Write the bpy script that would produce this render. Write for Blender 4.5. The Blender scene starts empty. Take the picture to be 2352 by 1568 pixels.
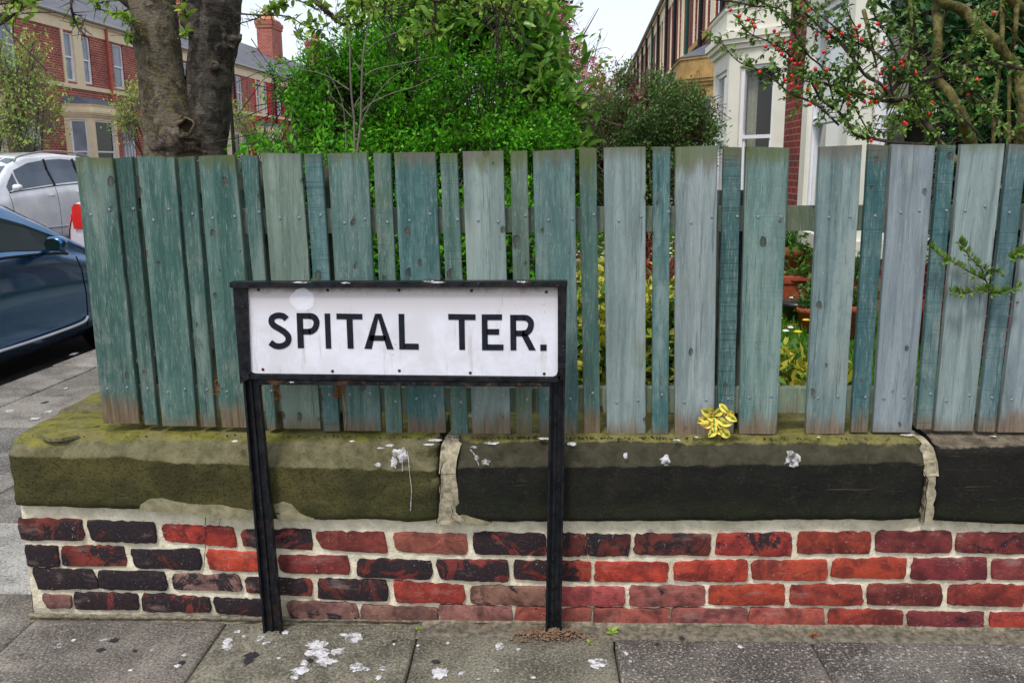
import bpy, math, random
import numpy as np
from mathutils import Vector, Matrix, noise

SC = bpy.context.scene
COL = SC.collection
RNG = np.random.default_rng(7)
random.seed(7)

# ------------------------------------------------------------------ camera
F, CX, CY = 2000.0, 1176.0, 784.0        # measured on a 2352 x 1568 view of the photograph
EYE = np.array([0.0, 0.0, 1.38])
_n = lambda v: np.array(v, float) / np.linalg.norm(v)
AY = _n([77, 404.3, -F])
_N = F * F / (404.3 - 77 * .008)
AZ = -_n([.008 * _N, -_N, -F])
AX = np.cross(AY, AZ)
cam_d = bpy.data.cameras.new('camera')
cam = bpy.data.objects.new('camera', cam_d)
COL.objects.link(cam)
cam_d.sensor_width = 36.0
cam_d.lens = F / 2352 * 36
cam_d.clip_start = .05
cam_d.clip_end = 900
cam.matrix_world = Matrix(((AX[0], AX[1], AX[2], EYE[0]), (AY[0], AY[1], AY[2], EYE[1]), (AZ[0], AZ[1], AZ[2], EYE[2]), (0, 0, 0, 1)))
SC.camera = cam

# ------------------------------------------------------------------ sky, sun, exposure
SUN_EL, SUN_AZ = 58.0, 205.0             # compass-like angle, 0 = +Y, clockwise
world = bpy.data.worlds.new('World')
SC.world = world
world.use_nodes = True
wn, wl = world.node_tree.nodes, world.node_tree.links
wn.clear()
w_out = wn.new('ShaderNodeOutputWorld')
w_add = wn.new('ShaderNodeAddShader')
w_bg = wn.new('ShaderNodeBackground')
w_sky = wn.new('ShaderNodeTexSky')
w_sky.sky_type = 'NISHITA'
w_sky.sun_disc = False
w_sky.sun_elevation = math.radians(SUN_EL)
w_sky.sun_rotation = math.radians(SUN_AZ)
w_bg.inputs['Strength'].default_value = 0.05
w_cl = wn.new('ShaderNodeBackground')    # the even white cloud layer
w_cl.inputs['Color'].default_value = (.96, .975, 1.0, 1)
w_cl.inputs['Strength'].default_value = .53
wl.new(w_sky.outputs[0], w_bg.inputs['Color'])
wl.new(w_bg.outputs[0], w_add.inputs[0])
wl.new(w_cl.outputs[0], w_add.inputs[1])
wl.new(w_add.outputs[0], w_out.inputs['Surface'])

sun_d = bpy.data.lights.new('sun', 'SUN')
sun_d.energy = 1.5
sun_d.angle = math.radians(11)
sun_d.color = (1, .96, .9)
sun = bpy.data.objects.new('sun', sun_d)
COL.objects.link(sun)
_a, _e = math.radians(SUN_AZ), math.radians(SUN_EL)
sdir = Vector((math.sin(_a) * math.cos(_e), math.cos(_a) * math.cos(_e), math.sin(_e)))
sun.rotation_euler = sdir.to_track_quat('Z', 'Y').to_euler()
sun.location = sdir * 30

SC.view_settings.view_transform = 'Standard'
SC.view_settings.look = 'None'
SC.view_settings.gamma = 1
SC.view_settings.use_curve_mapping = False
SC.view_settings.exposure = 0.52

# ------------------------------------------------------------------ picture -> place
def ray(u, v):
    c = np.array([u - CX, -(v - CY), -F])
    return np.array([c @ AX, c @ AY, c @ AZ])
def at_z(u, v, z):
    r = ray(u, v); return EYE + r * (z - EYE[2]) / r[2]
def at_y(u, v, y):
    r = ray(u, v); return EYE + r * y / r[1]
_r = ray(1340, 379)
SD = _n([_r[0], _r[1], 0])               # direction of the street
SN = np.array([SD[1], -SD[0], 0])        # across it, to the right
ST_ROT = -math.atan2(SD[0], SD[1])       # local (q, t, z) -> world
def at_q(u, v, q):
    r = ray(u, v); p = EYE + r * (q - EYE @ SN) / (r @ SN)
    return np.array([q, p @ SD, p[2]])
def st(q, t, z=0):
    return SN * q + SD * t + np.array([0, 0, z])
def srgb(r, g, b, k=1.0):
    f = lambda x: (x / 12.92 if x <= .04045 else ((x + .055) / 1.055) ** 2.4)
    return (min(1, f(r / 255) * k), min(1, f(g / 255) * k), min(1, f(b / 255) * k), 1)
def nz(x, y, z=0.0, s=1.0):
    return noise.noise(Vector((x * s, y * s, z * s)))

# ------------------------------------------------------------------ object helpers
def empty(name, label, cat, loc=(0, 0, 0), group=None, rotz=0):
    o = bpy.data.objects.new(name, None); COL.objects.link(o)
    o.location = loc; o.rotation_euler = (0, 0, rotz); o.empty_display_size = .1
    o['label'] = label; o['category'] = cat
    if group: o['group'] = group
    return o
def tag(o, label=None, cat=None, group=None, kind=None):
    if label: o['label'] = label
    if cat: o['category'] = cat
    if group: o['group'] = group
    if kind: o['kind'] = kind
    return o
def link(name, me, parent=None, loc=None):
    o = bpy.data.objects.new(name, me); COL.objects.link(o)
    if parent is not None: o.parent = parent
    if loc is not None: o.location = loc
    return o
def mesh(name, verts, faces, mat, parent=None, smooth=False, loc=None, color=None):
    me = bpy.data.meshes.new(name)
    me.from_pydata([tuple(map(float, v)) for v in verts], [], [tuple(map(int, f)) for f in faces])
    if mat: me.materials.append(mat)
    if smooth: me.polygons.foreach_set('use_smooth', [True] * len(me.polygons))
    o = link(name, me, parent, loc)
    if color: o.color = color
    return o
def fast(name, V, Fc, mat, parent=None, smooth=False):
    """V (n,3), Fc (m,k) numpy."""
    me = bpy.data.meshes.new(name)
    V = np.asarray(V, np.float32); Fc = np.asarray(Fc, np.int32); m, k = Fc.shape
    me.vertices.add(len(V)); me.vertices.foreach_set('co', V.ravel())
    me.loops.add(m * k); me.loops.foreach_set('vertex_index', Fc.ravel())
    me.polygons.add(m)
    me.polygons.foreach_set('loop_start', np.arange(0, m * k, k, dtype=np.int32))
    me.update(calc_edges=True)
    me.materials.append(mat)
    if smooth: me.polygons.foreach_set('use_smooth', np.ones(m, bool))
    return link(name, me, parent)

class MB:
    """collects solids for ONE part"""
    def __init__(s): s.v, s.f, s.cuts = [], [], []
    def poly(s, pts):
        n = len(s.v); s.v += [tuple(p) for p in pts]; s.f.append(tuple(range(n, n + len(pts)))); return s
    def hexa(s, p):
        n = len(s.v); s.v += [tuple(q) for q in p]
        for f in ((0, 3, 2, 1), (4, 5, 6, 7), (0, 1, 5, 4), (1, 2, 6, 5), (2, 3, 7, 6), (3, 0, 4, 7)):
            s.f.append(tuple(n + i for i in f))
        return s
    def box(s, x0, x1, y0, y1, z0, z1):
        return s.hexa([(x0, y0, z0), (x1, y0, z0), (x1, y1, z0), (x0, y1, z0), (x0, y0, z1), (x1, y0, z1), (x1, y1, z1), (x0, y1, z1)])
    def prism(s, pts, d):
        """closed outline pts extruded by vector d"""
        n = len(s.v); k = len(pts); d = np.array(d)
        s.v += [tuple(p) for p in pts] + [tuple(np.array(p) + d) for p in pts]
        s.f.append(tuple(n + i for i in range(k))[::-1]); s.f.append(tuple(n + k + i for i in range(k)))
        for i in range(k):
            j = (i + 1) % k; s.f.append((n + i, n + j, n + k + j, n + k + i))
        return s
    def tube(s, pts, rad, sides=8, bump=0.0, cap=True):
        pts = [np.array(p, float) for p in pts]; n0 = len(s.v); m = len(pts); s.cuts.append((n0, len(s.f)))
        if not hasattr(rad, '__len__'): rad = [rad] * m
        up = np.array([0.31, .2, .93])
        for i, p in enumerate(pts):
            d = pts[min(i + 1, m - 1)] - pts[max(i - 1, 0)]; d /= (np.linalg.norm(d) + 1e-9)
            a = np.cross(d, up); a /= (np.linalg.norm(a) + 1e-9); b = np.cross(d, a)
            for j in range(sides):
                t = 2 * math.pi * j / sides
                q = p + (a * math.cos(t) + b * math.sin(t)) * rad[i]
                if bump:
                    k = 1 + bump * nz(*(q * 9)) + bump * .6 * nz(*(q * 27))
                    q = p + (q - p) * k
                s.v.append(tuple(q))
        for i in range(m - 1):
            for j in range(sides):
                k = (j + 1) % sides
                s.f.append((n0 + i * sides + j, n0 + i * sides + k, n0 + (i + 1) * sides + k, n0 + (i + 1) * sides + j))
        if cap:
            s.f.append(tuple(n0 + j for j in range(sides))[::-1])
            s.f.append(tuple(n0 + (m - 1) * sides + j for j in range(sides)))
        return s
    def lathe(s, prof, c, sides=20):
        n0 = len(s.v)
        for r, z in prof:
            for j in range(sides):
                t = 2 * math.pi * j / sides; s.v.append((c[0] + r * math.cos(t), c[1] + r * math.sin(t), c[2] + z))
        for i in range(len(prof) - 1):
            for j in range(sides):
                k = (j + 1) % sides
                s.f.append((n0 + i * sides + j, n0 + i * sides + k, n0 + (i + 1) * sides + k, n0 + (i + 1) * sides + j))
        return s
    def build_split(s, name, mat, parent=None, smooth=False, color=None):
        """every tube becomes an object of its own"""
        c = s.cuts + [(len(s.v), len(s.f))]
        for (v0, f0), (v1, f1) in zip(c, c[1:]):
            mesh(name, s.v[v0:v1], [tuple(i - v0 for i in f) for f in s.f[f0:f1]], mat, parent, smooth, color=color)
    def build(s, name, mat, parent=None, smooth=False, color=None):
        return mesh(name, s.v, s.f, mat, parent, smooth, color=color)

def smooth_path(pts, n=6):
    pts = [np.array(p, float) for p in pts]
    P = [2 * pts[0] - pts[1]] + pts + [2 * pts[-1] - pts[-2]]; out = []
    for i in range(1, len(P) - 2):
        for k in range(n):
            t = k / n
            out.append(.5 * ((2 * P[i]) + (-P[i-1] + P[i+1]) * t + (2*P[i-1] - 5*P[i] + 4*P[i+1] - P[i+2]) * t*t + (-P[i-1] + 3*P[i] - 3*P[i+1] + P[i+2]) * t**3))
    out.append(pts[-1]); return out

def unit(a): return a / (np.linalg.norm(a, axis=-1, keepdims=True) + 1e-9)
def rand_dirs(n, rng): return unit(rng.normal(size=(n, 3)))
def leaf_geo(C, D, U, L, W, big=False):
    """arrays: base point, axis, normal hint -> verts, faces"""
    D = unit(D); S = unit(np.cross(D, U)); Nn = np.cross(S, D)
    L = np.asarray(L).reshape(-1, 1); W = np.asarray(W).reshape(-1, 1); n = len(C)
    if not big:
        v = np.stack([C, C + D * L * .5 + S * W * .5 + Nn * W * .18, C + D * L, C + D * L * .5 - S * W * .5 + Nn * W * .18], 1).reshape(-1, 3)
        b = (np.arange(n) * 4)[:, None]
        f = np.concatenate([b + [0, 1, 2], b + [0, 2, 3]], 0)
        return v, f
    m1 = C + D * L * .33 - Nn * L * .02; m2 = C + D * L * .7 - Nn * L * .05; tip = C + D * L - Nn * L * .13
    v = np.stack([C, m1 + S * W * .46 + Nn * W * .16, m2 + S * W * .36 + Nn * W * .1, tip, m2 - S * W * .36 + Nn * W * .1, m1 - S * W * .46 + Nn * W * .16, m1, m2], 1).reshape(-1, 3)
    b = (np.arange(n) * 8)[:, None]
    t = [[0, 1, 6], [1, 2, 7], [1, 7, 6], [2, 3, 7], [3, 4, 7], [7, 4, 5], [7, 5, 6], [6, 5, 0]]
    f = np.concatenate([b + x for x in t], 0)
    return v, f
def sticks(P0, P1, r0, r1):
    n = len(P0); d = unit(P1 - P0); a = unit(np.cross(d, np.array([.3, .2, .93]))); b = np.cross(d, a)
    vs = []
    for P, r in ((P0, r0), (P1, r1)):
        for k in range(3):
            t = 2.0944 * k; vs.append(P + (a * math.cos(t) + b * math.sin(t)) * np.asarray(r).reshape(-1, 1))
    v = np.stack(vs, 1).reshape(-1, 3); bb = (np.arange(n) * 6)[:, None]
    f = np.concatenate([bb + [0, 1, 4], bb + [0, 4, 3], bb + [1, 2, 5], bb + [1, 5, 4], bb + [2, 0, 3], bb + [2, 3, 5]], 0)
    return v, f
def join(*gs):
    vs, fs, n = [], [], 0
    for v, f in gs:
        vs.append(v); fs.append(f + n); n += len(v)
    return np.concatenate(vs), np.concatenate(fs)
# ------------------------------------------------------------------ materials
class NT:
    def __init__(s, name):
        s.m = bpy.data.materials.new(name); s.m.use_nodes = True
        s.t = s.m.node_tree; s.n = s.t.nodes; s.l = s.t.links
        s.b = s.n['Principled BSDF']
        s.b.inputs['Specular IOR Level'].default_value = .25
    def new(s, t, **kw):
        x = s.n.new(t)
        for k, v in kw.items(): setattr(x, k, v)
        return x
    def set(s, sock, v):
        if isinstance(v, bpy.types.NodeSocket): s.l.new(v, sock)
        elif hasattr(v, '__len__') and len(v) == 3 and sock.type == 'RGBA': sock.default_value = (*v, 1)
        else: sock.default_value = v
    def obj(s, off=True, scale=(1, 1, 1)):
        tc = s.new('ShaderNodeTexCoord'); v = tc.outputs['Object']
        if off:
            oi = s.new('ShaderNodeObjectInfo'); a = s.new('ShaderNodeVectorMath', operation='ADD'); k = s.new('ShaderNodeVectorMath', operation='SCALE')
            s.l.new(oi.outputs['Random'], k.inputs[0]); k.inputs['Scale'].default_value = 37.7
            s.l.new(v, a.inputs[0]); s.l.new(k.outputs[0], a.inputs[1]); v = a.outputs[0]
        return s.map(v, scale) if scale != (1, 1, 1) else v
    def map(s, v, scale, loc=(0, 0, 0)):
        mp = s.new('ShaderNodeMapping'); mp.inputs['Scale'].default_value = scale; mp.inputs['Location'].default_value = loc
        s.l.new(v, mp.inputs['Vector']); return mp.outputs[0]
    def noise(s, v, scale=5, det=4, rough=.6, dist=0):
        x = s.new('ShaderNodeTexNoise'); s.l.new(v, x.inputs['Vector'])
        x.inputs['Scale'].default_value = scale; x.inputs['Detail'].default_value = det; x.inputs['Roughness'].default_value = rough; x.inputs['Distortion'].default_value = dist
        return x.outputs['Fac']
    def vor(s, v, scale=5, feat='F1', out='Distance'):
        x = s.new('ShaderNodeTexVoronoi', feature=feat); s.l.new(v, x.inputs['Vector']); x.inputs['Scale'].default_value = scale
        return x.outputs[out]
    def ramp(s, f, a, b, lo=0.0, hi=1.0):
        x = s.new('ShaderNodeMapRange'); x.interpolation_type = 'SMOOTHSTEP'
        s.set(x.inputs['Value'], f); s.set(x.inputs['From Min'], a); s.set(x.inputs['From Max'], b)
        x.inputs['To Min'].default_value = lo; x.inputs['To Max'].default_value = hi
        return x.outputs[0]
    def math(s, op, a, b=0.0, c=0.0):
        x = s.new('ShaderNodeMath', operation=op); s.set(x.inputs[0], a); s.set(x.inputs[1], b)
        if op == 'MULTIPLY_ADD': s.set(x.inputs[2], c)
        return x.outputs[0]
    def mix(s, f, a, b, mode='MIX'):
        x = s.new('ShaderNodeMix', data_type='RGBA', blend_type=mode)
        s.set(x.inputs[0], f); s.set(x.inputs[6], a); s.set(x.inputs[7], b); return x.outputs[2]
    def sep(s, v):
        x = s.new('ShaderNodeSeparateXYZ'); s.l.new(v, x.inputs[0]); return x.outputs
    def bump(s, h, strength=.3, dist=.002, prev=None):
        x = s.new('ShaderNodeBump'); s.l.new(h, x.inputs['Height']); x.inputs['Strength'].default_value = strength; x.inputs['Distance'].default_value = dist
        if prev: s.l.new(prev, x.inputs['Normal'])
        s.l.new(x.outputs[0], s.b.inputs['Normal']); return x.outputs[0]
    def end(s, col=None, rough=None, metal=None, spec=None):
        if col is not None: s.set(s.b.inputs['Base Color'], col)
        if rough is not None: s.set(s.b.inputs['Roughness'], rough)
        if metal is not None: s.set(s.b.inputs['Metallic'], metal)
        if spec is not None: s.set(s.b.inputs['Specular IOR Level'], spec)
        return s.m
    def objcol(s):
        oi = s.new('ShaderNodeObjectInfo'); return oi.outputs['Color'], oi.outputs['Alpha'], oi.outputs['Random']

def plain(name, col, rough=.7, var=.15, scale=12, bump=.15, metal=0, spec=.25, dist=.003):
    t = NT(name); v = t.obj(True); f = t.noise(v, scale, 5, .65)
    c = t.mix(t.ramp(f, .3, .7), tuple(x * (1 - var) for x in col[:3]), tuple(min(1, x * (1 + var)) for x in col[:3]))
    if bump: t.bump(f, bump, dist)
    return t.end(c, rough, metal, spec)

def m_wood():
    t = NT('painted_fence_wood'); v = t.obj(True); raw = t.obj(False)
    col, al, rnd = t.objcol()
    g = t.noise(t.map(v, (120, 120, 4.5)), 1, 4, .8, .4); g3 = t.noise(t.map(v, (230, 230, 26)), 1, 3, .8)
    g2 = t.noise(t.map(v, (26, 26, 1.6)), 1, 5, .65, .8)
    st_ = t.noise(t.map(v, (9, 9, 1.1)), 1, 3, .6, .5)
    sp = t.noise(t.map(v, (160, 160, 60)), 1, 2, .6)
    z = t.sep(raw)[2]
    c = t.mix(t.ramp(g2, .28, .72), t.mix(.5, col, (.02, .045, .042)), t.mix(.16, col, (.55, .6, .58)))
    c = t.mix(t.ramp(g3, .53, .66, 0, .5), c, t.mix(.25, col, (.012, .03, .03))); c = t.mix(t.ramp(g3, .46, .34, 0, .38), c, (.40, .44, .42))
    c = t.mix(t.ramp(st_, .52, .68, 0, .62), c, t.mix(.55, col, (.46, .5, .44)))          # chalky bleached runs
    c = t.mix(t.ramp(st_, .46, .28, 0, .45), c, t.mix(.5, col, (.03, .075, .075)))    # darker stain left
    c = t.mix(t.ramp(g, .54, .70, 0, .6), c, (.025, .04, .04))                       # open grain
    c = t.mix(t.ramp(g, .38, .26, 0, .5), c, (.42, .46, .46))
    c = t.mix(t.ramp(sp, .71, .78, 0, .4), c, (.5, .52, .5))
    bl = t.noise(t.map(v, (9, 9, 4)), 1, 6, .78, .6); c = t.mix(t.ramp(bl, .50, .36, 0, .6), c, t.mix(.3, col, (.01, .03, .03))); c = t.mix(t.ramp(bl, .54, .68, 0, .3), c, (.30, .31, .27))
    # saw marks across narrow boards
    saw = t.noise(t.map(v, (3, 3, 230)), 1, 3, .7)
    sawm = t.math('MULTIPLY', t.ramp(saw, .52, .7), t.math('SUBTRACT', 1.0, al))
    c = t.mix(t.math('MULTIPLY', sawm, .45), c, (.02, .035, .035))
    # knots
    ka = t.new('ShaderNodeVectorMath', operation='MULTIPLY_ADD'); kn_ = t.new('ShaderNodeTexNoise'); t.l.new(v, kn_.inputs['Vector']); kn_.inputs['Scale'].default_value = 34; t.l.new(kn_.outputs['Color'], ka.inputs[0]); ka.inputs[1].default_value = (.014, 0, .03); t.l.new(v, ka.inputs[2])
    kv = t.map(ka.outputs[0], (17, 0.02, 9.5)); kd = t.vor(kv, 1.0); kr = t.vor(kv, 1.0, 'F1', 'Color')
    ks = t.math('MULTIPLY', t.sep(kr)[0], .155)
    kn = t.math('SUBTRACT', kd, ks)
    c = t.mix(t.ramp(kn, .05, -.01, 0, .85), c, t.mix(t.ramp(g, .4, .6), (.03, .035, .028), (.11, .11, .085)))
    ring = t.math('SINE', t.math('MULTIPLY', kd, 90)); halo = t.ramp(kn, .26, .02)
    c = t.mix(t.math('MULTIPLY', t.math('MULTIPLY', ring, halo), .26), c, (.03, .04, .038))
    # bare weathered ends and algae
    e = t.noise(t.map(v, (45, 45, 5)), 1, 5, .7)
    lo = t.math('MULTIPLY_ADD', e, t.math('MULTIPLY_ADD', rnd, .14, .07), -.032)
    c = t.mix(t.ramp(t.math('SUBTRACT', lo, z), -.03, .04, 0, .8), c, t.mix(t.ramp(g, .35, .65), (.11, .06, .03), (.26, .17, .10)))
    alg = t.noise(v, 6, 3, .6)
    top = t.math('SUBTRACT', z, t.math('SUBTRACT', .838, t.math('MULTIPLY', e, t.math('MULTIPLY_ADD', rnd, .12, .03))))
    c = t.mix(t.ramp(top, -.02, .035, 0, .72), c, t.mix(t.ramp(alg, .42, .58), (.15, .12, .085), (.11, .13, .03)))
    c = t.mix(t.ramp(t.noise(v, 3.2, 3, .6), .60, .76, 0, .4), c, (.12, .14, .05))
    h = t.math('ADD', t.math('MULTIPLY', g, .7), t.math('MULTIPLY', sawm, .4))
    h = t.math('SUBTRACT', h, t.ramp(kn, .03, -.02, 0, .7))
    t.bump(h, .9, .003)
    return t.end(c, t.ramp(g, .3, .7, .62, .9), 0, .25)

def m_brick():
    t = NT('weathered_wall_brick'); v = t.obj(True); col, al, rnd = t.objcol()
    n1 = t.noise(v, 14, 5, .65, .6); n2 = t.noise(v, 55, 4, .7); n3 = t.noise(v, 170, 3, .6)
    c = t.mix(t.ramp(n1, .32, .66), t.mix(.75, col, (.045, .014, .015)), t.mix(.10, col, (.55, .18, .10)))
    c = t.mix(t.ramp(n2, .55, .72, 0, .55), c, (.08, .022, .025))
    c = t.mix(t.ramp(n2, .40, .30, 0, .35), c, (.5, .2, .16))
    mp = t.noise(v, 9, 5, .72, 1.2)
    thr = t.math('SUBTRACT', .84, t.math('MULTIPLY', al, .50))
    black = t.ramp(t.math('SUBTRACT', mp, thr), -.035, .035)
    c = t.mix(t.math('MULTIPLY', black, .93), c, t.mix(t.ramp(n3, .4, .7), (.009, .010, .014), (.026, .022, .026)))
    w = t.noise(v, 150, 3, .7); c = t.mix(t.math('MULTIPLY', t.ramp(w, .62, .70, 0, .8), t.ramp(mp, .45, .6)), c, (.5, .46, .42)); pk_ = t.noise(t.map(v, (40, 40, 150)), 1, 3, .7); c = t.mix(t.ramp(pk_, .55, .68, 0, .5), c, (.035, .015, .016))
    dust = t.noise(t.map(v, (7, 7, 20)), 1, 4, .65); c = t.mix(t.ramp(dust, .56, .74, 0, .42), c, (.34, .24, .21))
    h = t.math('ADD', t.math('MULTIPLY', n2, .6), t.math('MULTIPLY', n1, .8)); t.bump(h, .75, .004)
    return t.end(c, .82, 0, .3)

def m_mortar():
    t = NT('lime_mortar'); v = t.obj(False); z = t.sep(v)[2]
    n = t.noise(v, 9, 5, .65); f = t.noise(v, 160, 3, .7); m = t.noise(v, 38, 5, .7)
    c = t.mix(t.ramp(n, .3, .7), srgb(206, 196, 170)[:3], srgb(252, 242, 216)[:3])
    c = t.mix(t.ramp(m, .56, .72, 0, .5), c, srgb(132, 116, 90)[:3])
    c = t.mix(t.ramp(f, .60, .72, 0, .4), c, srgb(120, 108, 86)[:3])
    low = t.math('ADD', z, t.math('MULTIPLY', n, .16))
    c = t.mix(t.ramp(low, .17, .05, 0, .65), c, srgb(122, 112, 96)[:3])
    li = t.math('MULTIPLY', t.ramp(z, .30, .36), t.ramp(t.noise(v, 13, 4, .7), .5, .66))
    c = t.mix(t.math('MULTIPLY', li, .5), c, srgb(160, 158, 60)[:3])
    c = t.mix(t.ramp(t.vor(v, 120), .12, .05, 0, .4), c, (.08, .07, .06))
    t.bump(t.math('ADD', t.math('MULTIPLY', f, .6), m), .9, .006); return t.end(c, .9, 0, .2)

def m_cope():
    """front soot/stain colour comes from the object colour; moss grows on what faces up"""
    t = NT('coping_sandstone'); v = t.obj(False); col, al, rnd = t.objcol()
    geo = t.new('ShaderNodeNewGeometry'); up = t.sep(geo.outputs['Normal'])[2]
    n = t.noise(v, 5, 5, .65, .6); m = t.noise(v, 22, 5, .7, .3); f = t.noise(v, 130, 3, .7)
    base = t.mix(t.ramp(n, .3, .7), t.mix(.62, col, (.010, .010, .009)), t.mix(.04, col, (.32, .28, .16)))
    base = t.mix(t.ramp(m, .5, .68, 0, .5), base, t.mix(.6, col, (.01, .01, .01))); base = t.mix(t.ramp(m, .44, .30, 0, .12), base, (.12, .10, .06))
    base = t.mix(t.ramp(f, .5, .4, 0, .55), base, (.010, .010, .009))
    z = t.sep(v)[2]
    gr = t.math('MULTIPLY', t.ramp(t.math('ADD', z, t.math('MULTIPLY', n, .16)), .53, .43), t.ramp(m, .35, .6))
    base = t.mix(t.math('MULTIPLY', gr, .45), base, (.030, .040, .012))
    sc = t.noise(t.map(v, (4, 4, 70)), 1, 4, .7, .6); base = t.mix(t.ramp(sc, .64, .72, 0, .35), base, (.22, .18, .10))
    base = t.mix(t.ramp(f, .64, .74, 0, .6), base, (.18, .16, .10))
    moss = t.mix(t.ramp(m, .3, .7), srgb(78, 80, 30)[:3], srgb(132, 126, 60)[:3])
    moss = t.mix(t.ramp(n, .46, .62, 0, .6), moss, srgb(128, 120, 82)[:3])
    moss = t.mix(t.ramp(t.noise(v, 11, 4, .7), .58, .7, 0, .7), moss, srgb(118, 118, 44)[:3])
    bare = t.mix(t.ramp(m, .35, .65), srgb(88, 80, 68)[:3], srgb(128, 116, 98)[:3])
    top = t.mix(al, bare, moss)
    lich = t.mix(t.math('MINIMUM', t.math('MULTIPLY_ADD', t.math('SUBTRACT', 1.0, al), 3.4, .12), 1.0), t.mix(t.ramp(m, .3, .7), srgb(88, 84, 60)[:3], srgb(130, 124, 96)[:3]), col)
    e = t.math('ADD', up, t.math('MULTIPLY', t.math('SUBTRACT', m, .5), .55))
    c = t.mix(t.ramp(e, .16, .32), base, t.mix(t.math('MULTIPLY', al, .9), base, lich))
    c = t.mix(t.ramp(e, .74, .93), c, top)
    c = t.mix(t.ramp(f, .56, .68, 0, .5), c, (.03, .03, .02))
    t.bump(t.math('ADD', t.math('MULTIPLY', f, .5), m), 1.0, .006); return t.end(c, .9, 0, .2)

def m_slab():
    t = NT('paving_stone'); v = t.obj(True); col, al, rnd = t.objcol()
    n = t.noise(v, 4, 5, .6, .4); m = t.noise(v, 30, 5, .7); f = t.noise(v, 130, 4, .8); g = t.noise(v, 95, 2, .6)
    c = t.mix(t.ramp(n, .35, .65), t.mix(.55, col, (.05, .045, .04)), t.mix(.2, col, (.45, .42, .36)))
    c = t.mix(t.ramp(f, .52, .64, 0, .55), c, t.mix(.6, col, (.7, .66, .62)))
    c = t.mix(t.ramp(f, .47, .38, 0, .8), c, (.03, .028, .026))
    c = t.mix(t.math('MULTIPLY', t.ramp(g, .60, .66), t.math('MULTIPLY', al, .8)), c, (.55, .52, .5))
    c = t.mix(t.ramp(m, .58, .75, 0, .35), c, (.13, .12, .05))
    t.bump(t.math('ADD', t.math('MULTIPLY', f, .7), m), .65, .003); return t.end(c, .88, 0, .25)

def m_house_brick(name, c1, c2, mort, wob=.0):
    t = NT(name); tc = t.new('ShaderNodeTexCoord'); s3 = t.sep(tc.outputs['Object'])
    cb = t.new('ShaderNodeCombineXYZ'); t.l.new(t.math('ADD', s3[0], s3[1]), cb.inputs[0]); t.l.new(s3[2], cb.inputs[1])
    bt = t.new('ShaderNodeTexBrick'); t.l.new(cb.outputs[0], bt.inputs['Vector'])
    bt.inputs['Scale'].default_value = 1; bt.inputs['Brick Width'].default_value = .235; bt.inputs['Row Height'].default_value = .083
    bt.inputs['Mortar Size'].default_value = .007; bt.inputs['Mortar Smooth'].default_value = .2; bt.inputs['Bias'].default_value = 0
    t.set(bt.inputs['Color1'], c1); t.set(bt.inputs['Color2'], c2); t.set(bt.inputs['Mortar'], mort)
    n = t.noise(tc.outputs['Object'], 1.3, 4, .6); n2 = t.noise(tc.outputs['Object'], 9, 4, .7)
    c = t.mix(t.ramp(n, .45, .75, 0, .5), bt.outputs['Color'], (.09, .03, .03)); c = t.mix(t.ramp(n2, .55, .75, 0, .45), c, (.05, .03, .035))
    t.bump(bt.outputs['Fac'], -.5, .01); return t.end(c, .85)

def m_slate():
    t = NT('roof_slate'); tc = t.new('ShaderNodeTexCoord'); s3 = t.sep(tc.outputs['Object'])
    cb = t.new('ShaderNodeCombineXYZ'); t.l.new(s3[1], cb.inputs[0]); t.l.new(s3[2], cb.inputs[1])
    bt = t.new('ShaderNodeTexBrick'); t.l.new(cb.outputs[0], bt.inputs['Vector'])
    bt.inputs['Scale'].default_value = 1; bt.inputs['Brick Width'].default_value = .3; bt.inputs['Row Height'].default_value = .13
    bt.inputs['Mortar Size'].default_value = .010
    t.set(bt.inputs['Color1'], srgb(116, 116, 124)[:3]); t.set(bt.inputs['Color2'], srgb(96, 97, 106)[:3]); t.set(bt.inputs['Mortar'], srgb(62, 62, 68)[:3])
    n = t.noise(tc.outputs['Object'], 2, 5, .7); c = t.mix(t.ramp(n, .45, .7, 0, .4), bt.outputs['Color'], srgb(134, 132, 136)[:3])
    t.bump(bt.outputs['Fac'], -.5, .02); return t.end(c, .6)

def m_leaf(name, a, b, dark=None, spec=.35, rough=.5, edge=None):
    t = NT(name); geo = t.new('ShaderNodeNewGeometry'); r = geo.outputs['Random Per Island']
    tc = t.new('ShaderNodeTexCoord'); n = t.noise(tc.outputs['Object'], 4, 3, .6)
    c = t.mix(r, a[:3], b[:3]); c = t.mix(t.ramp(n, .4, .65, 0, .5), c, (dark or tuple(x * .45 for x in a))[:3])
    t.end(c, rough, 0, spec)
    tr = t.new('ShaderNodeBsdfTranslucent'); t.set(tr.inputs['Color'], c); ms = t.new('ShaderNodeMixShader'); ms.inputs[0].default_value = .3
    t.l.new(t.b.outputs[0], ms.inputs[1]); t.l.new(tr.outputs[0], ms.inputs[2]); t.l.new(ms.outputs[0], t.n['Material Output'].inputs['Surface'])
    return t.m

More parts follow.
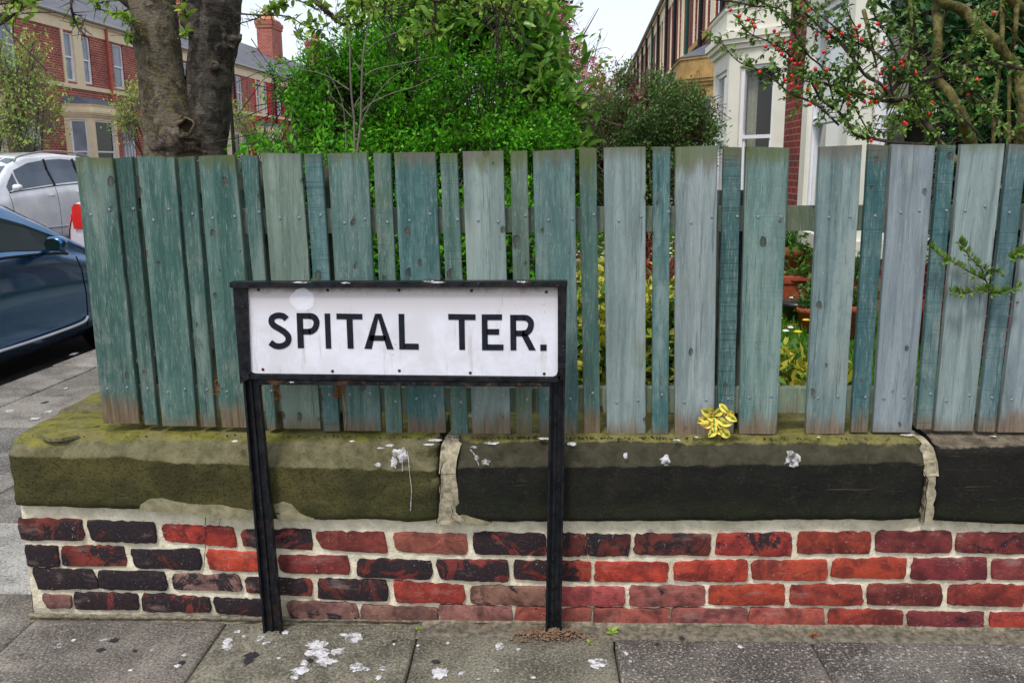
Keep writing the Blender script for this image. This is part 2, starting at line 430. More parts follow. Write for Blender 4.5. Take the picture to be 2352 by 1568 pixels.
def m_bark():
    t = NT('smooth_grey_bark'); v = t.obj(False)
    n = t.noise(v, 5, 5, .7, .8); m = t.noise(t.map(v, (24, 24, 26)), 1, 5, .8, 1); h = t.noise(t.map(v, (10, 10, 70)), 1, 4, .7)
    s = t.noise(v, 48, 4, .75)
    col, al, _ = t.objcol()
    c = t.mix(t.ramp(n, .40, .60), t.mix(.7, col, (.02, .017, .016)), t.mix(.3, col, (.33, .28, .22)))
    c = t.mix(t.math('MULTIPLY', t.ramp(m, .50, .62), t.math('MULTIPLY', al, .85)), c, (.12, .11, .022))
    c = t.mix(t.math('MULTIPLY', t.ramp(s, .55, .61), t.math('MULTIPLY', al, .85)), c, (.26, .22, .07))
    c = t.mix(t.ramp(t.noise(v, 11, 4, .6), .56, .64, 0, .7), c, t.mix(.6, col, (.36, .31, .26))); c = t.mix(t.ramp(t.noise(v, 17, 5, .75), .56, .66, 0, .75), c, (.022, .018, .017))
    c = t.mix(t.ramp(h, .55, .7, 0, .4), c, (.02, .016, .015))
    t.bump(t.math('ADD', t.math('ADD', m, t.math('MULTIPLY', h, .6)), t.math('MULTIPLY', n, 1.2)), .0 + 1.0, .025)
    return t.end(c, .85, 0, .2)

def m_carpaint(name, col, metal=.6, rough=.28):
    t = NT(name); v = t.obj(False); f = t.noise(v, 3, 3, .5)
    c = t.mix(t.ramp(f, .3, .7), tuple(x * .9 for x in col[:3]), tuple(min(1, x * 1.1) for x in col[:3]))
    t.end(c, rough, metal, .5); t.b.inputs['Coat Weight'].default_value = .8; t.b.inputs['Coat Roughness'].default_value = .05
    return t.m
def m_glass(name, col, rough=.06, spec=.7):
    t = NT(name); v = t.obj(True); f = t.noise(v, 1.5, 2, .5)
    c = t.mix(t.ramp(f, .35, .65), tuple(x * .7 for x in col[:3]), col[:3]); t.bump(f, .05, .02)
    t.b.inputs['IOR'].default_value = 1.25
    return t.end(c, rough, 0, spec)
def m_seeglass():
    t = NT('window_glass'); tr = t.new('ShaderNodeBsdfTransparent'); t.set(tr.inputs['Color'], (.85, .88, .88))
    gl = t.new('ShaderNodeBsdfGlossy'); gl.inputs['Roughness'].default_value = .03; fr = t.new('ShaderNodeFresnel'); fr.inputs['IOR'].default_value = 1.5
    ms = t.new('ShaderNodeMixShader'); t.l.new(t.math('MULTIPLY_ADD', fr.outputs[0], .55, .0), ms.inputs[0]); t.l.new(tr.outputs[0], ms.inputs[1]); t.l.new(gl.outputs[0], ms.inputs[2])
    t.l.new(ms.outputs[0], t.n['Material Output'].inputs['Surface']); return t.m

def m_poo():
    t = NT('bird_dropping'); v = t.obj(True); n = t.noise(v, 60, 4, .75); g = t.noise(v, 22, 3, .6)
    c = t.mix(t.ramp(n, .3, .7), srgb(170, 166, 164)[:3], srgb(236, 234, 238)[:3]); t.end(c, .9)
    tr = t.new('ShaderNodeBsdfTransparent'); ms = t.new('ShaderNodeMixShader'); k = t.math('MULTIPLY_ADD', g, .8, n)
    t.l.new(t.ramp(k, .70, .96, .10, .95), ms.inputs[0]); t.l.new(tr.outputs[0], ms.inputs[1]); t.l.new(t.b.outputs[0], ms.inputs[2]); t.l.new(ms.outputs[0], t.n['Material Output'].inputs['Surface']); return t.m

def m_black():
    t = NT('black_iron_paint'); v = t.obj(False)
    n = t.noise(v, 40, 4, .7); r = t.noise(v, 18, 5, .75, .5); s = t.noise(v, 260, 2, .5)
    col, al, _ = t.objcol()
    c = t.mix(t.ramp(n, .35, .7), (.002, .003, .005), (.009, .012, .018))
    c = t.mix(t.math('MULTIPLY', t.ramp(r, .50, .64), al), c, (.11, .045, .022))
    c = t.mix(t.ramp(s, .73, .77, 0, .9), c, (.5, .52, .55))
    t.bump(n, .3, .0015); return t.end(c, t.ramp(n, .3, .7, .3, .6), 0, .35)
def m_plate():
    t = NT('sign_face_enamel'); v = t.obj(False); z = t.sep(v)[2]
    n = t.noise(v, 7, 5, .65, .4); f = t.noise(v, 120, 4, .7); m = t.noise(v, 30, 5, .75)
    c = t.mix(t.ramp(n, .35, .65), srgb(222, 220, 226)[:3], srgb(240, 240, 250)[:3])
    up = t.ramp(t.math('ADD', z, t.math('MULTIPLY', n, .10)), 1.00, 1.10)
    c = t.mix(t.math('MULTIPLY', up, .75), c, srgb(188, 178, 174)[:3]); c = t.mix(t.ramp(t.noise(t.map(v, (30, 30, 4)), 1, 4, .7), .58, .72, 0, .35), c, srgb(170, 150, 128)[:3])
    dirt = t.math('MULTIPLY', t.ramp(t.math('ADD', z, t.math('MULTIPLY', m, .04)), 1.052, 1.078), .85)
    c = t.mix(dirt, c, srgb(96, 82, 74)[:3])
    c = t.mix(t.ramp(m, .66, .76, 0, .35), c, srgb(160, 150, 140)[:3]); c = t.mix(t.ramp(f, .66, .74, 0, .35), c, srgb(240, 240, 245)[:3])
    c = t.mix(t.ramp(t.noise(v, 90, 2, .6), .70, .76, 0, .5), c, srgb(130, 110, 100)[:3])
    t.bump(f, .12, .001); return t.end(c, .42, 0, .4)

M = dict(
    wood=m_wood(), brick=m_brick(), mortar=m_mortar(), cope=m_cope(), slab=m_slab(), black=m_black(), plate=m_plate(),
    letter=plain('letter_black', (.012, .014, .022), .45, .3, 60, .1),
    joint=plain('cement_joint', srgb(160, 150, 126), .9, .45, 45, 1.0, dist=.006),
    patch=plain('render_smear', srgb(138, 132, 104), .9, .3, 40, .6, dist=.004),
    dirt=plain('joint_dirt', srgb(58, 50, 40), .95, .5, 60, .7),
    soil=plain('dry_soil', srgb(128, 104, 84), .95, .35, 50, .7, dist=.004),
    zinc=plain('galvanised_nail', srgb(150, 155, 165), .4, .2, 200, .0, .5),
    rust=plain('rusty_rivet', srgb(70, 52, 44), .7, .4, 200, .3),
    poo=m_poo(),
    gum=plain('dark_gum', srgb(52, 50, 54), .7, .3, 90, .3),
    hbrick=m_house_brick('terrace_brick', srgb(180, 90, 76)[:3], srgb(146, 68, 62)[:3], srgb(206, 176, 158)[:3]),
    hbrick2=m_house_brick('near_house_brick', srgb(150, 52, 42)[:3], srgb(112, 46, 44)[:3], srgb(150, 130, 116)[:3]),
    slate=m_slate(), cream=plain('cream_masonry_paint', srgb(236, 218, 184), .7, .05, 4, .1),
    cream2=plain('pale_masonry_paint', srgb(236, 232, 218), .7, .04, 5, .12),
    ochre=plain('weathered_ochre_stone', srgb(176, 144, 92), .85, .22, 5, .3),
    red=plain('red_masonry_paint', srgb(196, 46, 44), .7, .08, 6, .1),
    white=plain('white_joinery', srgb(240, 240, 246), .4, .03, 6, .0, spec=.5),
    lead=plain('lead_sheet', srgb(96, 102, 112), .6, .2, 6, .2), gutter=plain('painted_gutter', srgb(150, 150, 146), .5, .1, 8, 0),
    pipe_red=plain('red_downpipe', srgb(190, 92, 76), .5, .1, 8, 0), pipe_black=plain('black_downpipe', srgb(34, 32, 36), .5, .1, 8, 0), pipe_green=plain('green_downpipe', srgb(34, 78, 70), .5, .1, 8, 0),
    pot=plain('chimney_pot', srgb(226, 170, 120), .8, .1, 8, .1), terra=plain('terracotta', srgb(166, 82, 56), .8, .18, 30, .3), glaze=plain('dark_glaze', srgb(48, 44, 52), .3, .2, 20, .1, spec=.6),
    pane=m_glass('grey_pane', srgb(150, 160, 172)), panedark=m_glass('dark_pane', (.012, .018, .018)), see=m_seeglass(),
    room=plain('dark_room', (.02, .02, .018), .9, .2, 4, 0), curtain=plain('net_curtain', srgb(190, 188, 172), .9, .15, 20, .2),
    asphalt=plain('road_surface', (.055, .053, .052), .9, .3, 60, .7, dist=.006),
    sett=plain('stone_sett', srgb(82, 76, 74), .85, .3, 60, .5), earth=plain('garden_earth', srgb(52, 40, 28), .95, .4, 20, .7, dist=.01),
    bark=m_bark(), twig=plain('twig_brown', srgb(70, 58, 52), .8, .3, 60, .3), twig_g=plain('twig_grey', srgb(112, 104, 94), .8, .2, 60, .3), twig_r=plain('twig_redbrown', srgb(92, 62, 50), .8, .3, 60, .3),
    olive=plain('olive_green_bark', srgb(98, 92, 52), .85, .55, 26, 1.0, dist=.02),
    privet=m_leaf('privet_leaf', srgb(52, 138, 16), srgb(124, 200, 38), srgb(20, 84, 12), .3, .55),
    yew=m_leaf('olive_leaf', srgb(74, 116, 50), srgb(124, 156, 86), srgb(44, 76, 36)), laurel=m_leaf('laurel_leaf', srgb(70, 136, 34), srgb(160, 200, 84), srgb(34, 92, 30), .5, .35),
    cot=m_leaf('cotoneaster_leaf', srgb(70, 116, 40), srgb(150, 180, 84), srgb(44, 84, 34), .4, .4), ivy=m_leaf('ivy_leaf', srgb(30, 78, 32), srgb(62, 118, 50), srgb(12, 40, 22), .5, .35),
    lime=m_leaf('spring_leaf', srgb(126, 166, 50), srgb(176, 206, 90), srgb(90, 130, 40)), pale=m_leaf('pale_spring_leaf', srgb(140, 170, 66), srgb(190, 210, 110), srgb(104, 140, 56)), pink=m_leaf('pink_blossom', srgb(214, 130, 150), srgb(236, 176, 188), srgb(176, 84, 104)),
    euon=m_leaf('variegated_leaf', srgb(172, 178, 46), srgb(226, 214, 92), srgb(70, 110, 28)), mid=m_leaf('plant_leaf', srgb(60, 110, 40), srgb(110, 156, 70)),
    grass=m_leaf('grass_blade', srgb(66, 118, 18), srgb(110, 158, 38), srgb(34, 80, 14)), redleaf=m_leaf('red_leaf', srgb(122, 40, 36), srgb(168, 72, 56), srgb(70, 20, 20)),
    berry=plain('red_berry', srgb(214, 26, 20), .3, .15, 30, 0, spec=.6), yellow=plain('yellow_petal', srgb(236, 200, 30), .6, .1, 30, 0), petal=plain('white_petal', srgb(238, 238, 230), .6, .1, 30, 0),
    tt=m_carpaint('dark_blue_car_paint', srgb(48, 104, 150), .92, .22), silver2=m_carpaint('pale_silver_paint', srgb(206, 198, 206), .1, .35), silver=m_carpaint('silver_car_paint', srgb(240, 242, 250), .08, .35), cglass=m_glass('car_glass', (.01, .022, .022), .03, .22),
    cglass2=m_glass('grey_car_glass', srgb(104, 118, 136), .08, .8), trim=plain('black_trim', (.012, .012, .014), .5, .2, 20, 0), tyre=plain('tyre_rubber', (.02, .02, .02), .85, .2, 40, .2),
    chrome=plain('bright_metal', srgb(200, 200, 210), .2, .05, 10, 0, .9, .6), redlamp=plain('red_lamp_lens', srgb(214, 16, 20), .15, .15, 20, 0, spec=.8),
    lampglass=plain('lantern_glass', srgb(226, 216, 190), .3, .05, 10, 0),
    dry=plain('dry_stalk', srgb(150, 116, 78), .9, .3, 60, .3), rustleaf=m_leaf('dead_leaf', srgb(150, 84, 34), srgb(178, 110, 52)),
)
# ------------------------------------------------------------------ ground sheets
def sheet(name, pts, z, mat, div=1):
    return tag(mesh(name, [(p[0], p[1], z) for p in pts], [tuple(range(len(pts)))], mat), kind='structure')
sheet('ground', [st(-300, -60), st(300, -60), st(300, 420), st(-300, 420)], -.24, M['earth'])
sheet('road', [st(-11.0, -30), st(-3.62, -30), st(-3.62, 160), st(-11.0, 160)], -.125, M['asphalt'])
far_pave = MB().box(-12.9, -11.0, -30, 160, -.2, .0).build('far_pavement', plain('far_paving', srgb(136, 130, 122), .9, .15, 3, .2))
far_pave.rotation_euler[2] = ST_ROT; far_pave['kind'] = 'structure'

# garden ground behind the wall
def garden_ground():
    xs = np.linspace(-1.45, 6, 50); ys = np.concatenate([np.linspace(2.62, 8, 45), np.linspace(8.3, 34, 50)]); V = []; Fc = []
    for y in ys:
        for x in xs:
            qx = x + .0425 * (y - 2.6); z = .2 + .02 * nz(qx, y, 0, 2) + .03 * nz(qx, y, 3, .6)
            if y > 2.9 and x < 1.0: z += .04
            V.append((qx, y, z))
    n = len(xs)
    for j in range(len(ys) - 1):
        for i in range(n - 1): Fc.append((j*n+i, j*n+i+1, (j+1)*n+i+1, (j+1)*n+i))
    t = NT('lawn_soil'); v = t.obj(False); f = t.noise(v, 6, 4, .7)
    c = t.mix(t.ramp(f, .4, .6), srgb(74, 112, 24)[:3], srgb(50, 80, 20)[:3]); t.bump(f, .5, .02); t.end(c, .9)
    return tag(mesh('garden_ground', V, Fc, t.m, smooth=True), kind='structure')
garden_ground()

# ------------------------------------------------------------------ pavement: slabs laid one by one
pavement = tag(mesh('pavement', [(-3.5, -1.5, -.03), (4.5, -1.5, -.03), (4.5, 2.52, -.03), (-1.5, 2.52, -.03), (-1.0, 14, -.03), (-2.9, 14, -.03)], [(0, 1, 2, 3, 4, 5)], M['dirt']), kind='structure')
def slab(pts, col, spk=0.0, h=.05, zt=0.0, name='paving_slab', mat='slab', n=14, gap=.005, tilt=(0, 0), parent=None):
    """pts: four corners (x, y), counter-clockwise; a slab with worn arrises and its own slight tilt"""
    P = [np.array(p[:2], float) for p in pts]; c = sum(P) / 4
    P = [p + _n2(c - p) * gap for p in P]
    V, Fc = [], []
    ou = [0, .012, .03] + list(np.linspace(.08, .92, n - 6)) + [.97, .988, 1]; m = len(ou)
    for b in ou:
        for a in ou:
            p = (P[0] * (1-a) + P[1] * a) * (1-b) + (P[3] * (1-a) + P[2] * a) * b
            e = min(a, 1-a, b, 1-b); z = zt - (.007 if e == 0 else (.002 if e < .02 else 0))
            w = .0018 * nz(p[0], p[1], 1, 12) + .0025 * nz(p[0], p[1], 5, 3)
            q = p + (np.array([nz(p[0], p[1], 2, 14), nz(p[0], p[1], 7, 14)]) * .004 if e < .02 else 0)
            V.append((q[0] - c[0], q[1] - c[1], z + w + tilt[0] * (p[0]-c[0]) + tilt[1] * (p[1]-c[1])))
    for j in range(m-1):
        for i in range(m-1): Fc.append((j*m+i, j*m+i+1, (j+1)*m+i+1, (j+1)*m+i))
    ring = [i for i in range(m)] + [j*m+m-1 for j in range(1, m)] + [(m-1)*m+i for i in range(m-2, -1, -1)] + [j*m for j in range(m-2, 0, -1)]
    k0 = len(V)
    for r in ring: V.append((V[r][0], V[r][1], zt - h))
    for i in range(len(ring)):
        j = (i+1) % len(ring); Fc.append((ring[i], k0+i, k0+j, ring[j]))
    o = mesh(name, V, Fc, M[mat], parent or pavement, True, color=(*col[:3], spk)); o.location = (c[0], c[1], 0)
    return o
def _n2(v): return v / (np.linalg.norm(v) + 1e-9)
PX = [-1.6, -.99, -.385, .203, .785, 1.42, 2.05, 2.7, 3.3]
SLC = [srgb(130, 121, 111), srgb(124, 119, 98), srgb(112, 108, 88), srgb(86, 79, 72), srgb(88, 82, 77), srgb(90, 84, 77), srgb(90, 84, 80), srgb(92, 86, 80)]
for i in range(8):
    x0, x1 = PX[i], PX[i+1]
    slab([(x0, 1.52), (x1, 1.52), (x1, 2.452 if i < 2 else 2.386), (x0, 2.452 if i < 2 else 2.388)], SLC[i], .0 if i < 3 else .9, tilt=(.002 * math.sin(i * 2.1), .003 * math.cos(i)))
    slab([(x0 + .3, .62), (x1 + .3, .62), (x1 + .3, 1.51), (x0 + .3, 1.51)], SLC[(i * 3) % 8], .3)
    slab([(x0, -.3), (x1, -.3), (x1, .61), (x0, .61)], SLC[(i * 5) % 8], .3)
LX = [-3.24, -2.45, -1.66]
def kx(y): return -3.245 + .0425 * (y - 4.9)
rows = [(-.3, .6, (126, 120, 112)), (.6, 1.5, (132, 126, 116)), (1.5, 2.62, (132, 124, 112)), (2.62, 3.2, (186, 184, 178)), (3.2, 3.75, (128, 124, 116)), (3.75, 4.48, (112, 110, 106)), (4.48, 5.13, (140, 134, 126)), (5.13, 5.9, (126, 122, 112)), (5.9, 6.8, (128, 122, 116)), (6.8, 7.7, (130, 126, 118)), (7.7, 8.7, (124, 120, 112)), (8.7, 9.8, (128, 122, 116)), (9.8, 11.0, (130, 124, 118))]
for i, (y0, y1, c) in enumerate(rows):
    sh = .0425 * (y0 - 2.5) if y0 > 2.5 else 0; sh2 = .0425 * (y1 - 2.5) if y1 > 2.5 else 0
    mid = [-2.25, -2.5, -2.38, -2.5, -2.42, -2.15, -2.45, -2.3, -2.5][i % 9]
    xa = kx(y0) + .005; xb = kx(y1) + .005
    slab([(xa, y0), (mid + sh, y0), (mid + sh2, y1), (xb, y1)], srgb(*c), .4, tilt=(.004 * math.sin(i * 3), .003))
    xr = -1.60 if y0 < 2.5 else -1.63
    slab([(mid + sh, y0), (xr + sh, y0), (xr + sh2, y1), (mid + sh2, y1)], srgb(*[min(255, k + (i * 7) % 13 - 6) for k in c]), .4 if i != 3 else 0, tilt=(.003 * math.cos(i * 2), -.002))
kerb_line = tag(MB().box(-3.555, -3.27, -4, -3.9, -.14, -.02).build('kerb', M['slab'], color=(*srgb(150, 142, 134)[:3], .8)), kind='structure')
t0 = -4.0; k = 0
while t0 < 14:
    L = [.92, .78, 1.05, .85][k % 4]; y0, y1 = t0, t0 + L
    slab([(kx(y0) - .34, y0), (kx(y0), y0), (kx(y1), y1), (kx(y1) - .34, y1)], srgb(*[(152, 146, 138), (138, 132, 124), (160, 152, 144)][k % 3]), .9, h=.14, zt=.004 + .006 * math.sin(k * 2.3), name='kerbstone', n=12, parent=kerb_line, gap=.006)
    t0 += L; k += 1
# stone setts in the gutter
gut = tag(mesh('gutter', [(kx(-4) - .78, -4, -.132), (kx(-4) - .35, -4, -.132), (kx(14) - .35, 14, -.132), (kx(14) - .78, 14, -.132)], [(0, 1, 2, 3)], M['dirt']), kind='structure')
for r in range(3):
    y = 4.0 + r * .06
    while y < 8.4:
        L = .19 + .05 * random.random(); x = kx(y) - .36 - r * .135
        o = MB().hexa([(x - .12, y, -.14), (x, y, -.14), (x, y + L, -.14), (x - .12, y + L, -.14), (x - .113, y + .007, -.108), (x - .007, y + .007, -.106), (x - .007, y + L - .007, -.108), (x - .113, y + L - .007, -.105)]).build('sett', M['sett'], gut)
        y += L + .012
# droppings, gum: thin crusts on the stone
def splat(px, py, rx, ry, z, name, mat, seed, h=.0009, parent=None, nrm='z', Y=None, spikes=.35):
    rr = random.Random(seed); k = 22; V = [(0, 0, h)]; Fc = []
    R1 = [1 + spikes * (rr.random() - .45) * (2.2 if rr.random() < .25 else 1) for _ in range(k)]
    for s, hh in ((.62, h * .85), (1.0, 0)):
        for i in range(k):
            a = 2 * math.pi * i / k; q = R1[i] * s if s == 1 else s * (1 + .15 * rr.random())
            V.append((rx * q * math.cos(a), ry * q * math.sin(a), hh))
    for i in range(k):
        j = (i+1) % k; Fc += [(0, 1+i, 1+j), (1+i, 1+k+i, 1+k+j, 1+j)]
    if nrm == 'y': V = [(a, -c, b) for a, b, c in V]
    o = mesh(name, V, Fc, M[mat], parent or pavement, True); o.location = (px, Y if nrm == 'y' else py, py if nrm == 'y' else z); return o
POO = [(812,1466,22,14),(725,1483,26,12),(735,1500,26,12),(745,1520,24,13),(712,1500,12,9),(740,1480,16,8),(820,1533,19,12),(842,1537,10,6),(775,1497,20,10),(880,1536,10,6),(870,1557,7,8),(700,1522,14,8),(690,1540,24,11),(678,1555,12,8),(1010,1546,24,16),(1372,1525,23,14),(598,1467,11,9),(612,1478,9,6),(655,1453,11,5),(1147,1484,11,11),(1028,1478,5,4),(1140,1541,7,5),(1062,1548,10,5),(238,1469,11,6),(135,1484,9,7),(169,1471,5,4),(790,1459,12,4),(768,1519,9,4),(350,1493,5,4),(523,1473,12,9),(545,1452,9,5),(560,1462,7,4),(522,1487,14,10),(425,1505,8,4),(408,1530,9,5),(1438,1502,6,5),(1447,1519,5,4),(640,1512,5,3),(960,1483,4,3),(170,813,9,4),(22,944,9,3),(112,946,9,3),(80,962,12,3),(152,892,4,2),(300,1540,6,3),(905,1480,4,3),(1100,1560,6,3),(1225,1556,7,4),(1190,1492,6,4),(1700,1486,7,5)]
for i, (u, v, a, b) in enumerate(POO):
    p = at_z(u, v, 0); p1 = at_z(u + a, v, 0); p2 = at_z(u, v - b, 0)
    splat(p[0], p[1], abs(p1[0] - p[0]) * .82, abs(p2[1] - p[1]) * .82, .0028, 'bird_dropping', 'poo', i, spikes=.4)
for i, (u, v, a, b) in enumerate([(262,1471,10,5),(232,1493,10,5),(418,1523,8,5),(578,1505,16,7),(570,1517,10,8),(310,1495,5,3),(905,1473,5,3),(710,1518,9,5),(1567,1466,6,3),(1510,1480,5,3),(103,925,6,3),(1000,1520,9,4)]):
    p = at_z(u, v, 0); p1 = at_z(u + a, v, 0); p2 = at_z(u, v - b, 0)
    splat(p[0], p[1], p1[0] - p[0], p2[1] - p[1], .0028, 'dark_gum_spot', 'gum', 100 + i)

# ------------------------------------------------------------------ garden wall
YW = 2.45
wall = empty('garden_wall', 'low red brick garden wall with thick mossy stone coping behind the street sign', 'wall', (-1.6, YW, 0))
W0 = np.array([-1.6, YW, 0])
def wp(p): return tuple(np.array(p) - W0)
BR = {  # front bricks as they are seen: TL, TR, BR, BL on the 2352 view, then colour and soot
 1: [((43,1191),(186,1193),(193,1237),(52,1236)),((202,1195),(350,1199),(360,1243),(214,1238)),((373,1205),(470,1209),(470,1246),(384,1239)),((474,1209),(533,1211),(543,1252),(473,1248)),((555,1217),(712,1215),(718,1258),(563,1252)),((727,1221),(878,1222),(890,1267),(740,1257)),((903,1223),(1069,1227),(1073,1271),(915,1263)),((1088,1224),(1250,1225),(1253,1273),(1093,1269)),((1262,1226),(1341,1227),(1348,1273),(1264,1272)),((1346,1227),(1445,1227),(1443,1273),(1353,1273)),((1461,1227),(1629,1226),(1629,1272),(1458,1270)),((1648,1225),(1815,1224),(1816,1273),(1645,1271)),((1835,1222),(1998,1222),(1995,1267),(1833,1268)),((2014,1220),(2183,1220),(2181,1266),(2014,1264)),((2199,1225),(2370,1224),(2370,1269),(2197,1265)),((2388,1225),(2560,1224),(2560,1269),(2388,1266))],
 2: [((60,1252),(130,1253),(137,1297),(70,1297)),((143,1254),(280,1255),(291,1296),(145,1296)),((302,1262),(455,1262),(461,1305),(315,1300)),((476,1263),(622,1270),(628,1310),(484,1305)),((640,1276),(797,1276),(803,1315),(650,1311)),((823,1283),(988,1287),(991,1327),(822,1320)),((1002,1285),(1163,1286),(1168,1332),(1014,1326)),((1182,1287),(1354,1289),(1355,1332),(1183,1328)),((1369,1290),(1532,1291),(1531,1333),(1367,1331)),((1550,1291),(1714,1286),(1714,1331),(1549,1330)),((1730,1288),(1897,1285),(1896,1327),(1729,1327)),((1917,1284),(2078,1281),(2076,1325),(1911,1322)),((2098,1283),(2262,1280),(2265,1327),(2093,1327)),((2281,1284),(2450,1284),(2450,1328),(2279,1327)),((2466,1284),(2630,1284),(2630,1328),(2466,1327))],
 3: [((75,1304),(210,1308),(229,1348),(93,1350)),((226,1311),(376,1311),(383,1352),(235,1348)),((398,1318),(548,1320),(556,1353),(403,1350)),((565,1325),(712,1328),(716,1365),(570,1358)),((733,1328),(885,1332),(891,1376),(735,1371)),((904,1333),(1063,1343),(1065,1381),(912,1380)),((1083,1346),(1250,1346),(1252,1386),(1083,1382)),((1268,1346),(1432,1348),(1433,1387),(1268,1386)),((1449,1345),(1617,1345),(1617,1386),(1447,1388)),((1631,1345),(1799,1341),(1800,1386),(1629,1384)),((1817,1342),(1975,1343),(1980,1386),(1816,1384)),((1995,1341),(2158,1341),(2160,1387),(1993,1386)),((2182,1343),(2350,1343),(2348,1388),(2177,1384)),((2366,1343),(2530,1343),(2530,1388),(2366,1387))],
 4: [((100,1364),(160,1367),(163,1392),(113,1392)),((172,1362),(313,1362),(318,1396),(177,1396)),((329,1363),(478,1372),(485,1402),(332,1400)),((492,1373),(600,1376),(604,1410),(500,1405)),((660,1380),(815,1385),(825,1422),(670,1417)),((832,1388),(1002,1395),(1006,1426),(832,1424)),((1010,1388),(1174,1391),(1175,1429),(1015,1427)),((1186,1393),(1354,1395),(1354,1440),(1184,1434)),((1367,1396),(1535,1398),(1535,1441),(1364,1434)),((1546,1394),(1714,1399),(1714,1441),(1543,1438)),((1724,1396),(1889,1397),(1889,1440),(1720,1439)),((1906,1399),(2072,1402),(2070,1442),(1903,1439)),((2087,1405),(2255,1405),(2256,1448),(2086,1441)),((2274,1406),(2440,1408),(2440,1450),(2274,1448)),((2456,1407),(2620,1408),(2620,1452),(2456,1450))],
 5: [((1950,1449),(2132,1452),(2132,1476),(1950,1474)),((2142,1451),(2322,1455),(2322,1480),(2142,1477)),((2330,1456),(2500,1458),(2500,1482),(2330,1480))]}
_R = dict(o=(188, 64, 42), r=(158, 54, 42), d=(124, 46, 42), m=(118, 42, 48), p=(162, 82, 76), k=(92, 34, 34), g=(146, 108, 98))
BC = {1: 'd.7 k.9 r.5 r.35 d.75 d.3 p.15 d.8 k.65 k.65 k.6 r.55 r.5 m.35 m.5 r.3', 2: 'k.9 d.65 k.8 o.15 m.4 k.85 d.7 r.8 o.2 o.2 o.1 o.08 m.2 m.3 r.2', 3: 'd.85 k.95 g.65 d.7 k.85 r.4 g.45 p.35 p.4 o.25 r.35 d.35 r.3 r.3', 4: 'g.6 d.85 d.8 k.9 g.7 g.35 g.25 p.4 p.3 p.25 p.3 r.35 m.4 r.3 r.3', 5: 'g.3 p.2 p.2'}
def brick_mesh(name, pts, Y, parent, col, soot, seed, depth=.022, off=None, axis='y'):
    """irregular hand-made brick face: worn outline, pillowed front; pts (a, z) clockwise from TL"""
    rr = random.Random(seed); out = []
    nn = [13, 5, 13, 5]
    for e in range(4):
        a, b = np.array(pts[e]), np.array(pts[(e+1) % 4]); t = _n2(b - a); nr = np.array([-t[1], t[0]])
        for i in range(nn[e]):
            s = i / nn[e]; q = a * (1-s) + b * s
            if i == 0: q = q + (sum(np.array(p) for p in pts) / 4 - q) * (.006 + .03 * rr.random() ** 2)
            q = q + nr * (.0022 * nz(q[0] * 22, q[1] * 22, seed * .7) + (.0052 if e == 0 else .0030) * nz(q[0] * 110, q[1] * 110, seed * .3) + .0022 * (rr.random() - .5))
            out.append(q + nr * (.0040 if e != 0 else .0022))
    c = sum(out) / len(out); k = len(out); V = []; Fc = []
    pr = .001 + .004 * rr.random()
    for s, dy in ((1.0, depth), (1.0, .002 - pr), (.985, -.0026 - pr), (.92, -.0032 - pr)):
        for q in out:
            w = c + (q - c) * s if s == 1 else c + (q - c) * np.array([1 - (1-s) * .3, s])
            V.append((w[0], Y + dy + (.0012 * nz(w[0]*60, w[1]*60, seed)), w[1]))
    for r in range(3):
        for i in range(k):
            j = (i+1) % k; Fc.append((r*k+i, (r+1)*k+i, (r+1)*k+j, r*k+j))
    Fc.append(tuple(3*k+i for i in range(k))[::-1])
    V = np.array(V); 
    if axis == 'x': V = V[:, [1, 0, 2]]
    ctr = V.mean(0); o = mesh(name, V - ctr, Fc, M['brick'], parent, False, color=(*srgb(*col)[:3], soot))
    o.location = ctr if off is None else ctr - off
    if o.data.polygons[len(o.data.polygons)-1].normal[1 if axis == 'y' else 0] > 0: o.data.flip_normals()
    for p in o.data.polygons: p.use_smooth = True
    return o
for r in BR:
    for i, (q, c) in enumerate(zip(BR[r], BC[r].split())):
        P = []
        for (u, v) in q:
            w = at_y(u, v, YW); P.append((w[0], w[2]))
        b = random.Random(i * 7 + r); cc = [min(255, max(0, x * (.92 + .16 * b.random()))) for x in _R[c[0]]]
        brick_mesh('brick', P, YW, wall, cc, float(c[1:]), r * 50 + i, off=W0)
# mortar face: a real uneven bed between and slightly over the bricks
def mortar_face():
    x0, x1 = -1.605, 1.95; nx, nzv = 520, 64; V = []; Fc = []
    xs = np.linspace(x0, x1, nx); zs = np.linspace(-.04, .47, nzv)
    for z in zs:
        for x in xs:
            w = .005 * nz(x, z, 1, 9) + .0035 * nz(x, z, 4, 34) + .002 * nz(x, z, 9, 90)
            V.append(wp((x, YW + .0025 + w, z)))
    for j in range(nzv-1):
        for i in range(nx-1): Fc.append((j*nx+i, j*nx+i+1, (j+1)*nx+i+1, (j+1)*nx+i))
    mesh('mortar', V, Fc, M['mortar'], wall, True)
mortar_face()
core = MB().box(-1.595 + 1.6, 1.95 + 1.6, .024, .20, -.06, .45)
core.build('wall_core', M['mortar'], wall)
